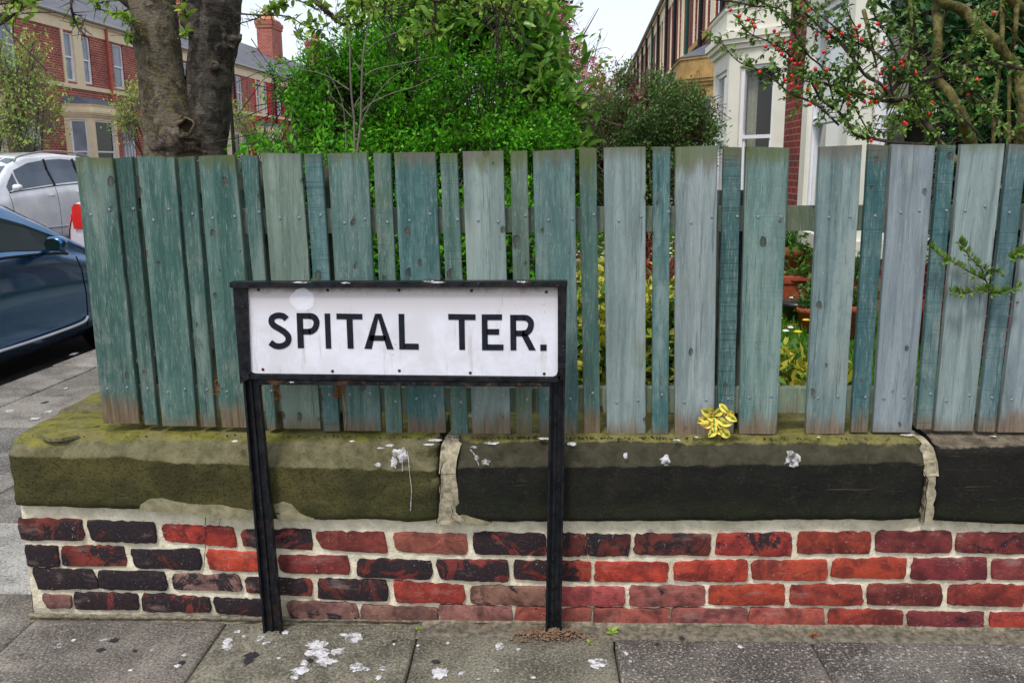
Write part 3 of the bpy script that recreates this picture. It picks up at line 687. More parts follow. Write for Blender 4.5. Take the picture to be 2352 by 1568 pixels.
# return of the wall along the side street
Lr = 9.0
core2 = MB().hexa([wp(p) for p in [(-1.595, YW + .02, -.06), (-1.40, YW + .02, -.06), (-1.40 + .38, YW + Lr, -.06), (-1.595 + .38, YW + Lr, -.06), (-1.595, YW + .02, .45), (-1.40, YW + .02, .45), (-1.40 + .38, YW + Lr, .45), (-1.595 + .38, YW + Lr, .45)]])
core2.build('return_wall_core', M['mortar'], wall)
ret = bpy.data.meshes.new('return_brick')
_pb = brick_mesh('return_brick', [(-.108, .034), (.108, .034), (.108, -.034), (-.108, -.034)], 0, wall, (120, 44, 42), .6, 900)
_pm = _pb.data; bpy.data.objects.remove(_pb)
for r in range(4):
    for i in range(22):
        y = YW + .12 + i * .226 + (r % 2) * .11; o = link('brick', _pm, wall)
        o.location = (-.004 + .0425 * (y - YW), y - YW, .05 + r * .083); o.rotation_euler[2] = math.pi / 2 * 3 - .0425
        cc = _R[random.choice('krdmk')]; o.color = (*srgb(*cc)[:3], random.random())

# ------------------------------------------------------------------ coping stones
def coping(xa, xb, arris, bottom, col, moss, seed, parent, endl=0.0, endr=0.0, endround=.012, Yb=2.75, top=.588, n=150, rot=None, wob=1.0):
    """arris / bottom: functions x -> z of the front top edge and the underside"""
    V, Fc = [], []
    xs = np.concatenate([[xa, xa, xa + endround * .3, xa + endround], np.linspace(xa + endround * 2, xb - endround * 2, n), [xb - endround, xb - endround * .3, xb, xb]])
    for ix, x in enumerate(xs):
        a, b = arris(x), bottom(x)
        m = len(xs); e = [0.03, .014, .004, 0][ix] if ix < 4 else ([0, .004, .014, .03][ix - (m-4)] if ix >= m-4 else 0)
        yf = 2.42
        prof = [(yf + .05, b + .004), (yf + .018, b + .001), (yf + .004, b + .008), (yf, b + .025)]
        for k in range(1, 9): prof.append((yf + .0015 * math.sin(k), b + .025 + (a - .012 - b - .025) * k / 8))
        prof += [(yf + .001, a - .004), (yf + .006, a + .004), (yf + .02, a + .018)]
        zt = top + .004 * nz(x, 0, seed, 2)
        for k in range(1, 6):
            s = k / 5; prof.append((yf + .02 + .028 * s, a + .018 + (zt - .006 - a - .018) * (1 - (1-s) ** 1.5)))
        for k in range(1, 9): prof.append((yf + .048 + (Yb - yf - .048) * k / 8, zt + .001 * k / 8 + (.004 if k < 7 else 0)))
        prof += [(Yb + .01, zt - .02), (Yb + .01, b + .02)]
        for (y, z) in prof:
            cz = (a + b) / 2
            zz = cz + (z - cz) * (1 - e * 1.2); yy = y + e * .9 * (1 if z < zt - .01 else .2)
            d = wob * (.006 * nz(x, z + y, seed, 7) + .0035 * nz(x, z + y, seed + 3, 24) + .0018 * nz(x, z + y, seed + 5, 70))
            up = 1.0 if y > yf + .03 else 0
            jx = 0 if 3 < ix < m-4 else .008 * nz(y * 3, z * 9, seed + ix * .05, 5) + (endl * (zt - z) if ix < 4 else -endr * (zt - z))
            V.append(wp((x + jx, yy + d * (1 - up), zz + d * (.9 if up else .3))))
        pk = len(prof)
    for i in range(len(xs)-1):
        for j in range(pk):
            k = (j+1) % pk; Fc.append((i*pk+j, i*pk+k, (i+1)*pk+k, (i+1)*pk+j))
    Fc.append(tuple(range(pk))[::-1]); Fc.append(tuple((len(xs)-1)*pk + j for j in range(pk)))
    return mesh('coping_stone', V, Fc, M['cope'], parent, True, color=(*col[:3], moss))
def interp(pts):
    xs = [p[0] for p in pts]; zs = [p[1] for p in pts]
    return lambda x: float(np.interp(x, xs, zs))
def cz(u, v):
    p = at_y(u, v, 2.42); return (p[0], p[2])
ar1 = interp([cz(30, 1044), cz(80, 1046), cz(200, 1050), cz(260, 1048), cz(380, 1056), cz(600, 1068), cz(800, 1074), cz(1010, 1082)])
bo1 = interp([cz(40, 1166), cz(200, 1172), cz(300, 1174), cz(480, 1186), cz(600, 1194), cz(700, 1198), cz(860, 1198), cz(930, 1204), cz(1005, 1198)])
ar2 = interp([cz(1050, 1072), cz(1200, 1070), cz(1500, 1068), cz(1760, 1064), cz(2110, 1060)])
bo2 = interp([cz(1050, 1190), cz(1120, 1203), cz(1500, 1203), cz(2120, 1198)])
ar3 = interp([cz(2140, 1042), cz(2360, 1036)]); bo3 = interp([cz(2135, 1200), cz(2200, 1204), cz(2360, 1210)])
s1 = coping(cz(22, 1100)[0], cz(1008, 1140)[0], ar1, bo1, srgb(84, 80, 40), 1.0, 11, wall, endl=.0, endround=.03)
s2 = coping(cz(1056, 1140)[0], cz(2122, 1140)[0], ar2, bo2, srgb(20, 21, 20), .85, 23, wall, endl=-.12, endround=.02)
s3 = coping(cz(2149, 1140)[0], 1.95, ar3, bo3, srgb(17, 16, 19), 0.0, 37, wall, wob=.7)
s1['label'] = 'olive moss covered coping stone'; s2['label'] = 'coping stone with black soot on its face'; s3['label'] = 'clean edged black coping stone'
# coping of the return wall
def ret_cope():
    V, Fc = [], []; ts = np.linspace(2.73, YW + Lr, 90); prof = [(-1.645, .40), (-1.65, .53), (-1.625, .565), (-1.56, .585), (-1.45, .59), (-1.34, .585), (-1.33, .42)]
    for k, t in enumerate(ts):
        for (x, z) in prof: V.append(wp((x + .0425 * (t - YW) + .006 * nz(x, t, z, 9), t, z + .03 + .006 * nz(x * 2, t, z, 8) + (.02 * max(0, math.sin(t * 2)) * 0))))
    n = len(prof)
    for i in range(len(ts)-1):
        for j in range(n): Fc.append((i*n+j, (i+1)*n+j, (i+1)*n+(j+1) % n, i*n+(j+1) % n))
    Fc.append(tuple(range(n)))
    o = mesh('coping_stone', V, Fc, M['cope'], wall, True, color=(*srgb(92, 92, 50)[:3], 1)); o['label'] = 'mossy coping stone of the side wall'
ret_cope()
# cement joints between the stones
def joint(poly_uv, name='cement_joint', Yf=2.4200, depth=.07, mat='joint', seed=0):
    P = [at_y(u, v, Yf) for u, v in poly_uv]; mb = MB(); pts = []
    for i in range(len(P)):
        a, b = P[i], P[(i+1) % len(P)]; k = max(2, int(np.linalg.norm(b - a) / .012))
        for j in range(k):
            q = a * (1 - j/k) + b * j/k; pts.append(wp((q[0] + .005 * nz(q[0], q[2], seed, 40) + .003 * nz(q[0], q[2], seed, 110), q[1], q[2] + .003 * nz(q[2], q[0], seed, 40))))
    mb.prism(pts, (0, depth, 0)); o = mb.build(name, M[mat], wall); return o
joint([(1014,1084),(1046,1082),(1048,1100),(1052,1140),(1056,1175),(1085,1190),(1130,1200),(1126,1206),(1030,1204),(1004,1204),(1008,1160),(1010,1110)], seed=1)
joint([(2128,1064),(2152,1058),(2150,1090),(2149,1130),(2144,1175),(2140,1204),(2120,1206),(2124,1170),(2128,1130),(2130,1090)], seed=2)
for (ua, ub, s) in ((1010, 1046, 3), (2124, 2150, 4)):
    a, b = at_y(ua, 1082, 2.42), at_y(ub, 1082, 2.42); pr = [(2.418, .498), (2.43, .540), (2.455, .572), (2.50, .586), (2.72, .59)]; V = []
    for (y, z) in pr:
        for x in np.linspace(a[0] - .003 - (y - 2.418) * .08, b[0] + .003 + (y - 2.418) * (.06 if s == 3 else .22), 5): V.append(wp((x + .006 * nz(x, y, s, 20) + (y - 2.42) * (.25 if s == 3 else -.3), y, z - .001 + .003 * nz(x, y, s + 2, 50))))
    mesh('cement_joint', V, [(j*5+i, j*5+i+1, (j+1)*5+i+1, (j+1)*5+i) for j in range(4) for i in range(4)], M['joint'], wall, True)
# pale render smears left on the first and second stones
for k_, P_ in enumerate(([(318,1176),(322,1158),(345,1146),(370,1144),(400,1152),(440,1158),(500,1160),(560,1170),(600,1176),(590,1192),(470,1186),(400,1178),(330,1172)], [(628,1158),(650,1152),(672,1160),(690,1180),(720,1192),(690,1197),(640,1195)], [(1062,1182),(1078,1186),(1090,1192),(1122,1200),(1118,1205),(1070,1203)])):
    joint(P_, 'render_patch', 2.4165, .008, 'patch', 20 + k_)
# cracks: fine open lines in joint and bricks
def crack(uvs, Y, w=.0016, name='crack'):
    P = [at_y(u, v, Y) for u, v in uvs]; L = []; Rr = []
    for i, p in enumerate(P):
        q = P[min(i+1, len(P)-1)] - P[max(i-1, 0)]; t = _n2(np.array([q[0], q[2]])); ww = w * (.6 + .8 * abs(nz(p[0]*50, p[2]*50)))
        L.append(wp((p[0] - t[1]*ww, Y, p[2] + t[0]*ww))); Rr.append(wp((p[0] + t[1]*ww, Y, p[2] - t[0]*ww)))
    n = len(P); mesh(name, L + Rr, [(i, i+1, n+i+1, n+i) for i in range(n-1)], M['trim'], wall)
crack([(1018,1060),(1012,1080),(1012,1120),(1009,1150),(1007,1180),(1002,1200)], 2.412)
crack([(1036,1160),(1040,1175),(1036,1188),(1048,1196),(1060,1204)], 2.4145, .001)
crack([(2118,1076),(2126,1092),(2132,1102),(2126,1130),(2128,1150),(2124,1175),(2122,1200)], 2.412)
crack([(472,1188),(471,1210),(473,1245),(470,1275),(469,1302)], YW - .010, .0014)
crack([(506,1190),(504,1206)], YW - .006, .001)
# marks on the coping: droppings and debris
for i, (u, v, a, b) in enumerate([(912,1040,14,10),(905,1062,8,14),(925,1048,12,16),(868,1068,7,5),(1116,1062,11,7),(1095,1052,5,6),(1530,1059,11,11),(1822,1054,17,18),(1437,1047,5,8)]):
    p = at_y(u, v, 2.4125); s = .00118
    splat(p[0] - W0[0], p[2], a * s, b * s, 0, 'bird_dropping', 'poo', 300 + i, h=.002, parent=wall, nrm='y', Y=2.4165 - W0[1], spikes=.5)
def streak(uvs, Y, w, mat='poo', name='bird_dropping'):
    P = [at_y(u, v, Y) for u, v in uvs]; P = smooth_path(P, 4); MB().tube([wp(p) for p in P], [w * (.6 + .5 * abs(nz(i, 0, 0, .9))) for i in range(len(P))], 5).build(name, M[mat], wall)
streak([(935,1036),(938,1052),(941,1090),(945,1120),(944,1150),(943,1172)], 2.414, .0014)
streak([(924,1050),(924,1082)], 2.414, .0014); streak([(1080,1032),(1090,1044),(1100,1068)], 2.426, .0022)
for i, (u, v, a, b) in enumerate([(1000,1010,16,4),(985,1020,12,3),(895,1022,9,4),(875,1028,8,3),(810,1012,8,3),(1130,1016,17,5),(1090,1026,8,3),(1095,975,8,7),(1118,978,14,4),(1312,1018,12,6),(1250,1006,14,4),(1555,1010,9,3),(2085,998,18,4),(600,1004,9,2),(540,1012,7,3),(2280,1001,8,2),(1600,1003,5,2),(1880,1003,4,2)]):
    p = at_z(u, v, .594); z = .5935 + .0
    if v < 985: continue
    k = .00062
    splat(p[0] - W0[0], p[1] - W0[1], a * .0012, b * .0026, z, 'bird_dropping', 'poo', 400 + i, h=.0015, parent=wall)

# ------------------------------------------------------------------ fence
YF = 2.505
fence = empty('picket_fence', 'weathered green painted picket fence standing on the garden wall', 'fence', (-1.35, YF, .59))
F0 = np.array([-1.35, YF, .59])
PK = [  # top left/right, top y; bottom left/right, bottom y; colour; smooth(1)..sawn(0)
 (172,257,362,237,321,972,(80,108,100),.9),(265,302,362,332,362,975,(72,100,92),.8),(314,399,360,373,452,978,(84,114,106),.9),(408,446,360,462,495,980,(70,102,95),.8),(455,539,357,509,596,981,(86,116,108),.9),
 (552,590,357,614,634,985,(74,108,102),.8),(599,690,352,650,736,984,(134,154,144),1),(698,738,353,744,780,990,(88,120,122),.2),(752,843,351,790,876,989,(98,130,128),.7),(857,896,352,887,924,997,(104,134,126),.7),(905,1000,350,937,1024,993,(90,122,124),.8),
 (1010,1050,352,1039,1076,1007,(100,132,126),.6),(1062,1156,347,1085,1173,996,(146,164,164),1),(1172,1211,347,1186,1223,996,(116,134,124),.9),(1224,1320,345,1238,1329,996,(98,132,134),.9),(1330,1370,340,1342,1379,996,(98,118,110),1),(1387,1483,338,1394,1483,995,(150,166,170),1),
 (1501,1540,337,1498,1535,996,(86,120,122),.7),(1552,1649,336,1550,1640,999,(160,172,178),1),(1663,1704,338,1648,1685,999,(70,106,108),.1),(1714,1814,338,1697,1784,996,(118,150,148),.7),(1884,1981,335,1851,1939,996,(130,152,158),1),(1996,2042,333,1955,1993,992,(78,112,118),.1),
 (2050,2149,333,2005,2094,992,(150,161,174),1),(2160,2196,333,2106,2140,985,(84,118,124),.4),(2209,2309,331,2146,2235,989,(156,172,178),1),(2319,2362,332,2246,2286,991,(96,128,138),.5),(2378,2478,331,2293,2383,992,(156,170,180),1),(2492,2532,330,2398,2438,992,(90,124,130),.4),(2546,2646,330,2452,2542,992,(146,160,170),1)]
def picket(x0, x1, z0, z1, x0t, x1t, col, sm, seed, parent, Y=0.0, th=.019, org=F0, nail_z=(.632, .102)):
    rr = random.Random(seed); rows_ = 12; V = []; Fc = []; cx = (x0 + x1) / 2
    tl = rr.uniform(-.003, .003)
    for i in range(rows_ + 1):
        s = i / rows_; z = z0 + (z1 - z0) * s
        a = x0 + (x0t - x0) * s + .0012 * nz(z * 9, seed, 0); b = x1 + (x1t - x1) * s + .0012 * nz(z * 9, seed, 5)
        ze = z + (tl if i == rows_ else 0); ze2 = z - (tl if i == rows_ else 0); e = .0018
        cup = .0015 * nz(z * 4, seed, 9)
        for (x, y, zz) in ((a, e, ze), (a + e, cup, ze), ((a+b)/2, cup * .2, (ze + ze2) / 2), (b - e, cup, ze2), (b, e, ze2), (b, th, ze2), (a, th, ze)):
            V.append((x - cx, y, zz - z0))
    k = 7
    for i in range(rows_):
        for j in range(k): Fc.append((i*k+j, i*k+(j+1) % k, (i+1)*k+(j+1) % k, (i+1)*k+j))
    Fc.append(tuple(range(k))[::-1]); Fc.append(tuple(rows_*k + j for j in range(k)))
    o = mesh('picket', V, Fc, M['wood'], parent, color=(*srgb(*((col[0] - 27, col[1] - 11, col[2] - 14) if sum(col) < 345 else ((col[0] - 18, col[1] - 14, col[2] - 19) if sum(col) < 430 else (col[0] - 8, col[1] - 7, col[2] - 13))))[:3], sm)); o.location = np.array([cx, Y, z0]) - org * np.array([1, 0, 1])
    w = x1 - x0
    for nzz in nail_z:
        for fx in ((-.28, .27) if w > .07 else (.08,)):
            q = link('nail', NAIL, o); q.location = (fx * w + rr.uniform(-.006, .006), -.0012, nzz + rr.uniform(-.012, .012) + (.012 if fx > 0 else 0))
    return o
_nm = MB().lathe([(0, -.0016), (.0032, -.0012), (.0042, 0), (.0042, .002)], (0, 0, 0), 10)
NAIL = bpy.data.meshes.new('nail'); NAIL.from_pydata([(a, c, b) for a, b, c in _nm.v], [], _nm.f); NAIL.materials.append(M['zinc'])
for i, (a, b, yt, c, d, yb, col, sm) in enumerate(PK):
    t0_, t1_ = at_y(a, yt, YF), at_y(b, yt, YF); b0, b1 = at_y(c, yb, YF), at_y(d, yb, YF)
    picket(b0[0], b1[0], b0[2], (t0_[2] + t1_[2]) / 2, t0_[0], t1_[0], col, sm, i, fence)
rail = MB(); z1 = at_y(1160, 477, YF + .02)[2]; z0 = at_y(1160, 533, YF + .02)[2]
for nm, (za, zb) in dict(a=(at_y(1160, 534, YF + .021)[2], at_y(1160, 477, YF + .021)[2]), b=(at_y(1340, 947, YF + .021)[2], at_y(1340, 891, YF + .021)[2])).items():
    o = MB().box(0, 3.3, .0215, .06, za - F0[2], zb - F0[2]).build('rail', M['wood'], fence, color=(*srgb(*((96, 108, 84) if nm == 'a' else (126, 138, 108)))[:3], 1))
# posts
for (u, h) in ((592, 1.40), (742, 1.40)):
    x = at_y(u, 400, YF + .02)[0]
    MB().box(x - F0[0] - .012, x - F0[0] + .075 - .012, .062, .135, -.25, h - F0[2] - .02).build('fence_post', M['wood'], fence, color=(*srgb(92, 84, 52)[:3], 1))
x = at_y(1655, 438, YF + .08)[0]
MB().box(x - F0[0], x - F0[0] + .075, .062, .135, -.25, at_y(1655, 438, YF + .062)[2] - F0[2]).build('fence_post', M['wood'], fence, color=(*srgb(64, 52, 40)[:3], 1))
# fence along the side street, behind the corner
side = empty('picket_fence', 'dark side run of picket fence going back from the corner behind the first boards', 'fence', (-1.34, YF + .10, .59), rotz=math.pi / 2 - .0425)
rr = random.Random(5)
xx = .02; i = 0
while xx < 6.5:
    w = .095 if i % 2 == 0 else .045
    picket(xx, xx + w, 0, .82 + rr.uniform(-.004, .004), xx, xx + w, (60 + rr.randint(-6, 8), 86, 76), 1, 60 + i, side, org=np.zeros(3)); xx += w + .022; i += 1
for z in (.12, .70): MB().box(0, 6.6, -.06, -.0015, z, z + .07).build('rail', M['wood'], side, color=(*srgb(80, 84, 62)[:3], 1))

# ------------------------------------------------------------------ street name sign
YS = 2.38
sign = empty('street_sign', 'white street name sign reading SPITAL TER. on two black iron posts before the fence', 'sign', (-.40, YS, 0))
S0 = np.array([-.40, YS, 0])
def sp(u, v, y=YS): return at_y(u, v, y) - S0
def quad_prism(uvs, y, d, name, mat, color=None, rnd=0):
    mb = MB(); mb.prism([sp(u, v, YS) + np.array([0, y, 0]) for u, v in uvs], (0, d, 0)); return mb.build(name, M[mat], sign, color=color)
BLK = (0, 0, 0, .2)
# steel back frame, channel legs
for k, (tl, tr, br, bl) in enumerate((((540,650),(574,652),(647,1440),(605,1444)), ((1266,652),(1302,645),(1289,1458),(1252,1460)))):
    a, b, c, d = sp(*tl), sp(*tr), sp(*br), sp(*bl); c = c * 1; d = d * 1; c[2] = d[2] = -.03
    mb = MB(); th = .006
    mb.hexa([d + (0, .012, 0), c + (0, .012, 0), c + (0, .012 + th, 0), d + (0, .012 + th, 0), a + (0, .012, 0), b + (0, .012, 0), b + (0, .012 + th, 0), a + (0, .012 + th, 0)])
    # flanges of the channel
    for (lo, hi, sgn) in ((d, a, 1), (c, b, -1)):
        e = np.array([sgn * .006, 0, 0])
        mb.hexa([lo + (0, -.004, 0), lo + e + (0, -.004, 0), lo + e + (0, .012, 0), lo + (0, .012, 0), hi + (0, -.004, 0), hi + e + (0, -.004, 0), hi + e + (0, .012, 0), hi + (0, .012, 0)])
    mid = (a + b) / 2; midb = (c + d) / 2; e = np.array([.0035, 0, 0]); off = np.array([-.004, 0, 0])
    mb.hexa([midb - e + off + (0, .006, 0), midb + e + off + (0, .006, 0), midb + e + off + (0, .012, 0), midb - e + off + (0, .012, 0), mid - e + off + (0, .006, 0), mid + e + off + (0, .006, 0), mid + e + off + (0, .012, 0), mid - e + off + (0, .012, 0)])
    mb.build('post', M['black'], sign, color=(0, 0, 0, .15))
# plate with a rounded lower right corner
pl = [(572,657),(1281,658),(1281,850),(1278,858),(1270,862),(592,855),(583,853),(579,848)]
quad_prism(pl, -.012, .008, 'sign_plate', 'plate')
# frame bars round it: top hood, left, right, bottom moulding, rusty angle bar
quad_prism([(536,645),(1303,643),(1303,655),(536,658)], -.030, .036, 'frame_top', 'black', BLK)
quad_prism([(540,656),(573,656),(581,862),(557,878)], -.020, .02, 'frame_side', 'black', (0, 0, 0, .1))
quad_prism([(1282,655),(1302,655),(1297,868),(1282,868)], -.020, .02, 'frame_side', 'black', BLK)
quad_prism([(576,855),(600,857),(1268,863),(1280,857),(1286,860),(1286,868),(1276,873),(580,866)], -.020, .016, 'frame_bottom', 'black', (0, 0, 0, .1))
quad_prism([(594,869),(1264,875),(1262,885),(600,880)], -.016, .024, 'angle_bar', 'black', (0, 0, 0, .9))
RV = bpy.data.meshes.new('rivet'); _rv = MB().lathe([(0, -.0026), (.0028, -.002), (.0046, 0), (.0046, .001)], (0, 0, 0), 12); RV.from_pydata([(a, c, b) for a, b, c in _rv.v], [], _rv.f); RV.materials.append(M['rust'])
for u, v in ((597,664),(755,665),(918,665),(1084,666),(1255,669),(607,846),(766,850),(919,849),(1081,854),(1250,856)):
    o = link('rivet', RV, sign); p = sp(u, v); o.location = (p[0], -.012, p[2])
# raised letters
def letter(polys, name='letter'):
    mb = MB()
    for P in polys: mb.prism([sp(u, v) + np.array([0, -.0135, 0]) for u, v in P], (0, .0025, 0))
    return mb.build(name, M['letter'], sign)
def stroke_poly(pts, w):
    P = smooth_path([(a, b, 0) for a, b in pts], 5); out = []
    for i in range(len(P)-1):
        a, b = P[i][:2], P[i+1][:2]; q0 = P[min(i+1, len(P)-1)] - P[max(i-1, 0)]; q1 = P[min(i+2, len(P)-1)] - P[i]
        n0 = _n2(np.array([-q0[1], q0[0]])) * w / 2; n1 = _n2(np.array([-q1[1], q1[0]])) * w / 2
        out.append([tuple(a + n0), tuple(b + n1), tuple(b - n1), tuple(a - n0)])
    return out
def curve_letter(stro, w, extra=()):
    mb = MB(); polys = []
    for s in stro: polys += stroke_poly(s, w)
    polys += list(extra)
    for P in polys:
        # front faces plus skirt, one mesh
        a = [sp(u, v) + np.array([0, -.0135, 0]) for u, v in P]; mb.prism(a, (0, .0025, 0))
    return mb.build('letter', M['letter'], sign)
curve_letter([[(661,731),(655,725),(646,722.5),(636,723.5),(628,729),(627,738),(633,746),(645,753),(657,761),(665,771),(664,783),(656,790),(645,793),(634,791),(624,784)]], 13.5)
letter([[(684,717),(698,717),(701,797),(687,797)], [(697,717),(716,717),(716,730),(697,730)], [(698,753),(716,753),(716,766),(698,766)]] + stroke_poly([(714,723.5),(723,726),(729,734),(729.5,742),(726,752),(719,758),(712,759.5)], 13.5))
letter([[(748,718),(760.5,718),(763.5,798),(751,798)]])
letter([[(775,718),(834,719),(834.5,731.5),(775.5,731)], [(798,731),(812,731),(814.5,798),(801,798)]])
letter([[(863.5,718.5),(873,718.5),(856,799),(839,798.5)], [(868,718.5),(878,718.5),(906,800),(890.5,799.5)], [(852,768),(888,768.5),(889,780.5),(851,780)]])
letter([[(917,719),(930,719),(932,800),(919,800)], [(930,786.5),(963,787),(963.5,800.5),(931,800)]])
letter([[(1030.5,719),(1093,720),(1093,733),(1031,732)], [(1054.5,732),(1068,732),(1069,801),(1056,801)]])
letter([[(1107,720),(1120,720),(1121.5,802),(1108,802)], [(1119,720),(1153.5,720),(1153.5,733),(1119,733)], [(1119,753.5),(1147,753.5),(1147,766.5),(1119,766.5)], [(1120,788.5),(1157,789),(1157,802),(1120,802)]])
letter([[(1172,721),(1185.5,721),(1186.5,802),(1173,802)], [(1184,721),(1205,721),(1205,734),(1184,734)], [(1184,757),(1205,757),(1205,770),(1184,770)], [(1197,766),(1211,764),(1231,802),(1215.5,802)]] + stroke_poly([(1203,727.5),(1212,729.5),(1219,737),(1219.5,746),(1216,756),(1209,762),(1200,763.5)], 13.5))
letter([[(1241,789),(1255.5,789),(1255.5,803),(1241,803)]])
# label left-overs: pale sticker ghost, bird mark
p = sp(697, 687); splat(p[0], p[2], .034, .032, 0, 'sticker_ghost', 'poo_pale' if 'poo_pale' in M else 'plate', 5, h=.0006, parent=sign, nrm='y', Y=-.0125, spikes=.08)
for (u, v, a) in ((700,647,.05),(990,645,.03),(800,648,.03),(1010,647,.04),(672,876,.02),(1200,646,.03)):
    p = sp(u, v); splat(p[0], p[2] + .002, a * .5, .0022, 0, 'bird_dropping', 'poo', int(u), h=.001, parent=sign, nrm='y', Y=-.0305 if v < 700 else -.0165, spikes=.6)

# ------------------------------------------------------------------ soil and crumbs at the post feet, weeds
def crumbs(name, label, cat, cx, cy, rx, ry, n, size, h, mat, seed, z0=.0):
    rng = np.random.default_rng(seed); vs, fs, k = [], [], 0
    base = np.array([[1,0,0],[0,1,0],[-1,0,0],[0,-1,0],[0,0,1],[0,0,-1]], float); tri = [(0,1,4),(1,2,4),(2,3,4),(3,0,4),(1,0,5),(2,1,5),(3,2,5),(0,3,5)]
    for i in range(n):
        a, r = rng.uniform(0, 6.28), abs(rng.normal(0, .5)); x, y = cx + rx * r * math.cos(a), cy + ry * r * math.sin(a)
        s = size * rng.uniform(.35, 1.25) * (1.6 if rng.random() < .06 else 1); z = z0 + h * math.exp(-r * r * 2.2) * rng.uniform(.2, 1) + s * .35
        R = np.array([[math.cos(a*5), -math.sin(a*5), 0], [math.sin(a*5), math.cos(a*5), 0], [0, 0, 1]])
        vs += [tuple(np.array([x, y, z]) + R @ (b * s * rng.uniform(.55, 1.1, 3) * np.array([1, 1, .75]))) for b in base]
        fs += [tuple(k + q for q in t) for t in tri]; k += 6
    return tag(mesh(name, vs, fs, M[mat]), label, cat, kind='stuff')
pR = at_z(1272, 1462, 0); pL = at_z(628, 1440, 0)
crumbs('soil_heap', 'small heap of dry brown soil crumbs round the foot of the right post', 'soil', pR[0], pR[1] + .005, .125, .05, 950, .0055, .022, 'soil', 1)
crumbs('soil_heap', 'few soil crumbs at the foot of the left post', 'soil', pL[0] + .02, pL[1] + .01, .035, .02, 90, .005, .006, 'soil', 2)
q = at_z(1130, 1436, 0); crumbs('grit', 'scattered grit and mortar crumbs along the wall foot between the posts', 'grit', q[0] - .02, q[1] - .01, .12, .02, 260, .0036, .003, 'soil', 3)
q = at_z(1700, 1450, 0); crumbs('grit', 'thin line of grit along the wall foot right of the posts', 'grit', q[0], q[1] - .0, .8, .012, 420, .003, .002, 'soil', 4)
q = at_z(350, 1404, 0); crumbs('grit', 'thin line of grit along the wall foot left of the posts', 'grit', q[0], q[1] - .0, .5, .012, 260, .003, .002, 'soil', 5)
crumbs('litter', 'dark crumbs and leaf bits lying on top of the coping', 'litter', .0, 2.475, 1.5, .02, 330, .0042, .0, 'dirt', 8, z0=.588)
q = at_z(1000, 1480, 0); crumbs('grit', 'loose specks of grit on the paving in front of the sign', 'grit', q[0], q[1], 1.6, .22, 420, .0016, .0, 'soil', 6)
# mortar fillet against the foot of the wall
V = []; xs = np.linspace(-1.62, 1.95, 300)
for x in xs:
    w = (.016 if x > -.38 else -.018) + .010 * nz(x, 0, 0, 3) + .012 * nz(x, 3, 0, 18)
    for k_, (dy, z) in enumerate(((0, .016), (-.012, .010), (-w * .7, .005), (-w - .03, -.004))): V.append((x, YW - .001 + dy, z + .003 * nz(x, dy, 2, 40)))
tag(mesh('pavement_fillet', V, [(i*4+j, i*4+j+1, (i+1)*4+j+1, (i+1)*4+j) for i in range(299) for j in range(3)], plain('dirty_mortar', srgb(128, 118, 100), .95, .5, 60, 1.0, dist=.006), pavement, True))
# band of rubble-filled mortar between wall and slabs
mesh('pavement_band', [(x, y, z + .0025 * nz(x, y, 0, 30) + .001 * nz(x, y, 5, 120)) for y, z in ((2.370, -.008), (2.378, -.003), (2.388, -.0005), (2.40, .001), (2.42, .003), (2.445, .006), (2.46, .008)) for x in np.linspace(-.39, 1.95, 300)], [(j*300+i, j*300+i+1, (j+1)*300+i+1, (j+1)*300+i) for j in range(6) for i in range(299)], plain('band_mortar', srgb(112, 106, 92), .95, .5, 50, 1.0, dist=.006), pavement)

# loose flakes of stone on the left end of the coping
for k_, (u, v, a, b) in enumerate(((135, 1000, .055, .018), (185, 980, .06, .012))):
    p = at_z(u, v, .592); rr = random.Random(k_); m_ = MB(); n_ = 11
    m_.prism([(p[0] + a * math.cos(6.283 * i / n_) * (.8 + .4 * rr.random()), p[1] + b * 1.6 * math.sin(6.283 * i / n_) * (.8 + .4 * rr.random()), .584) for i in range(n_)], (0, 0, .010))
    tag(m_.build('stone_flake', M['cope'], None, color=(*srgb(150, 142, 112)[:3], 1)), ['flat loose flake of stone on the left end of the coping', 'thin pale stone flake lying by the foot of the first picket'][k_], 'stone')
# ------------------------------------------------------------------ houses (local x = across street q, y = along street t)
def wall_holes(mb, x, t0, t1, z0, z1, holes, d=.14, face=1):
    """facade sheet at local x, openings with reveals going back by d (towards -face)"""
    ts = sorted({t0, t1, *[h[0] for h in holes], *[h[1] for h in holes]}); zs = sorted({z0, z1, *[h[2] for h in holes], *[h[3] for h in holes]})
    ts = [t for t in ts if t0 <= t <= t1]; zs = [z for z in zs if z0 <= z <= z1]
    for a, b in zip(ts, ts[1:]):
        for c, e in zip(zs, zs[1:]):
            m, n = (a + b) / 2, (c + e) / 2
            if any(h[0] < m < h[1] and h[2] < n < h[3] for h in holes): continue
            mb.poly([(x, a, c), (x, b, c), (x, b, e), (x, a, e)])
    for (a, b, c, e) in holes:
        y = x - face * d
        mb.poly([(x, a, c), (y, a, c), (y, a, e), (x, a, e)]); mb.poly([(x, b, c), (y, b, c), (y, b, e), (x, b, e)])
        mb.poly([(x, a, c), (x, b, c), (y, b, c), (y, a, c)]); mb.poly([(x, a, e), (x, b, e), (y, b, e), (y, a, e)])
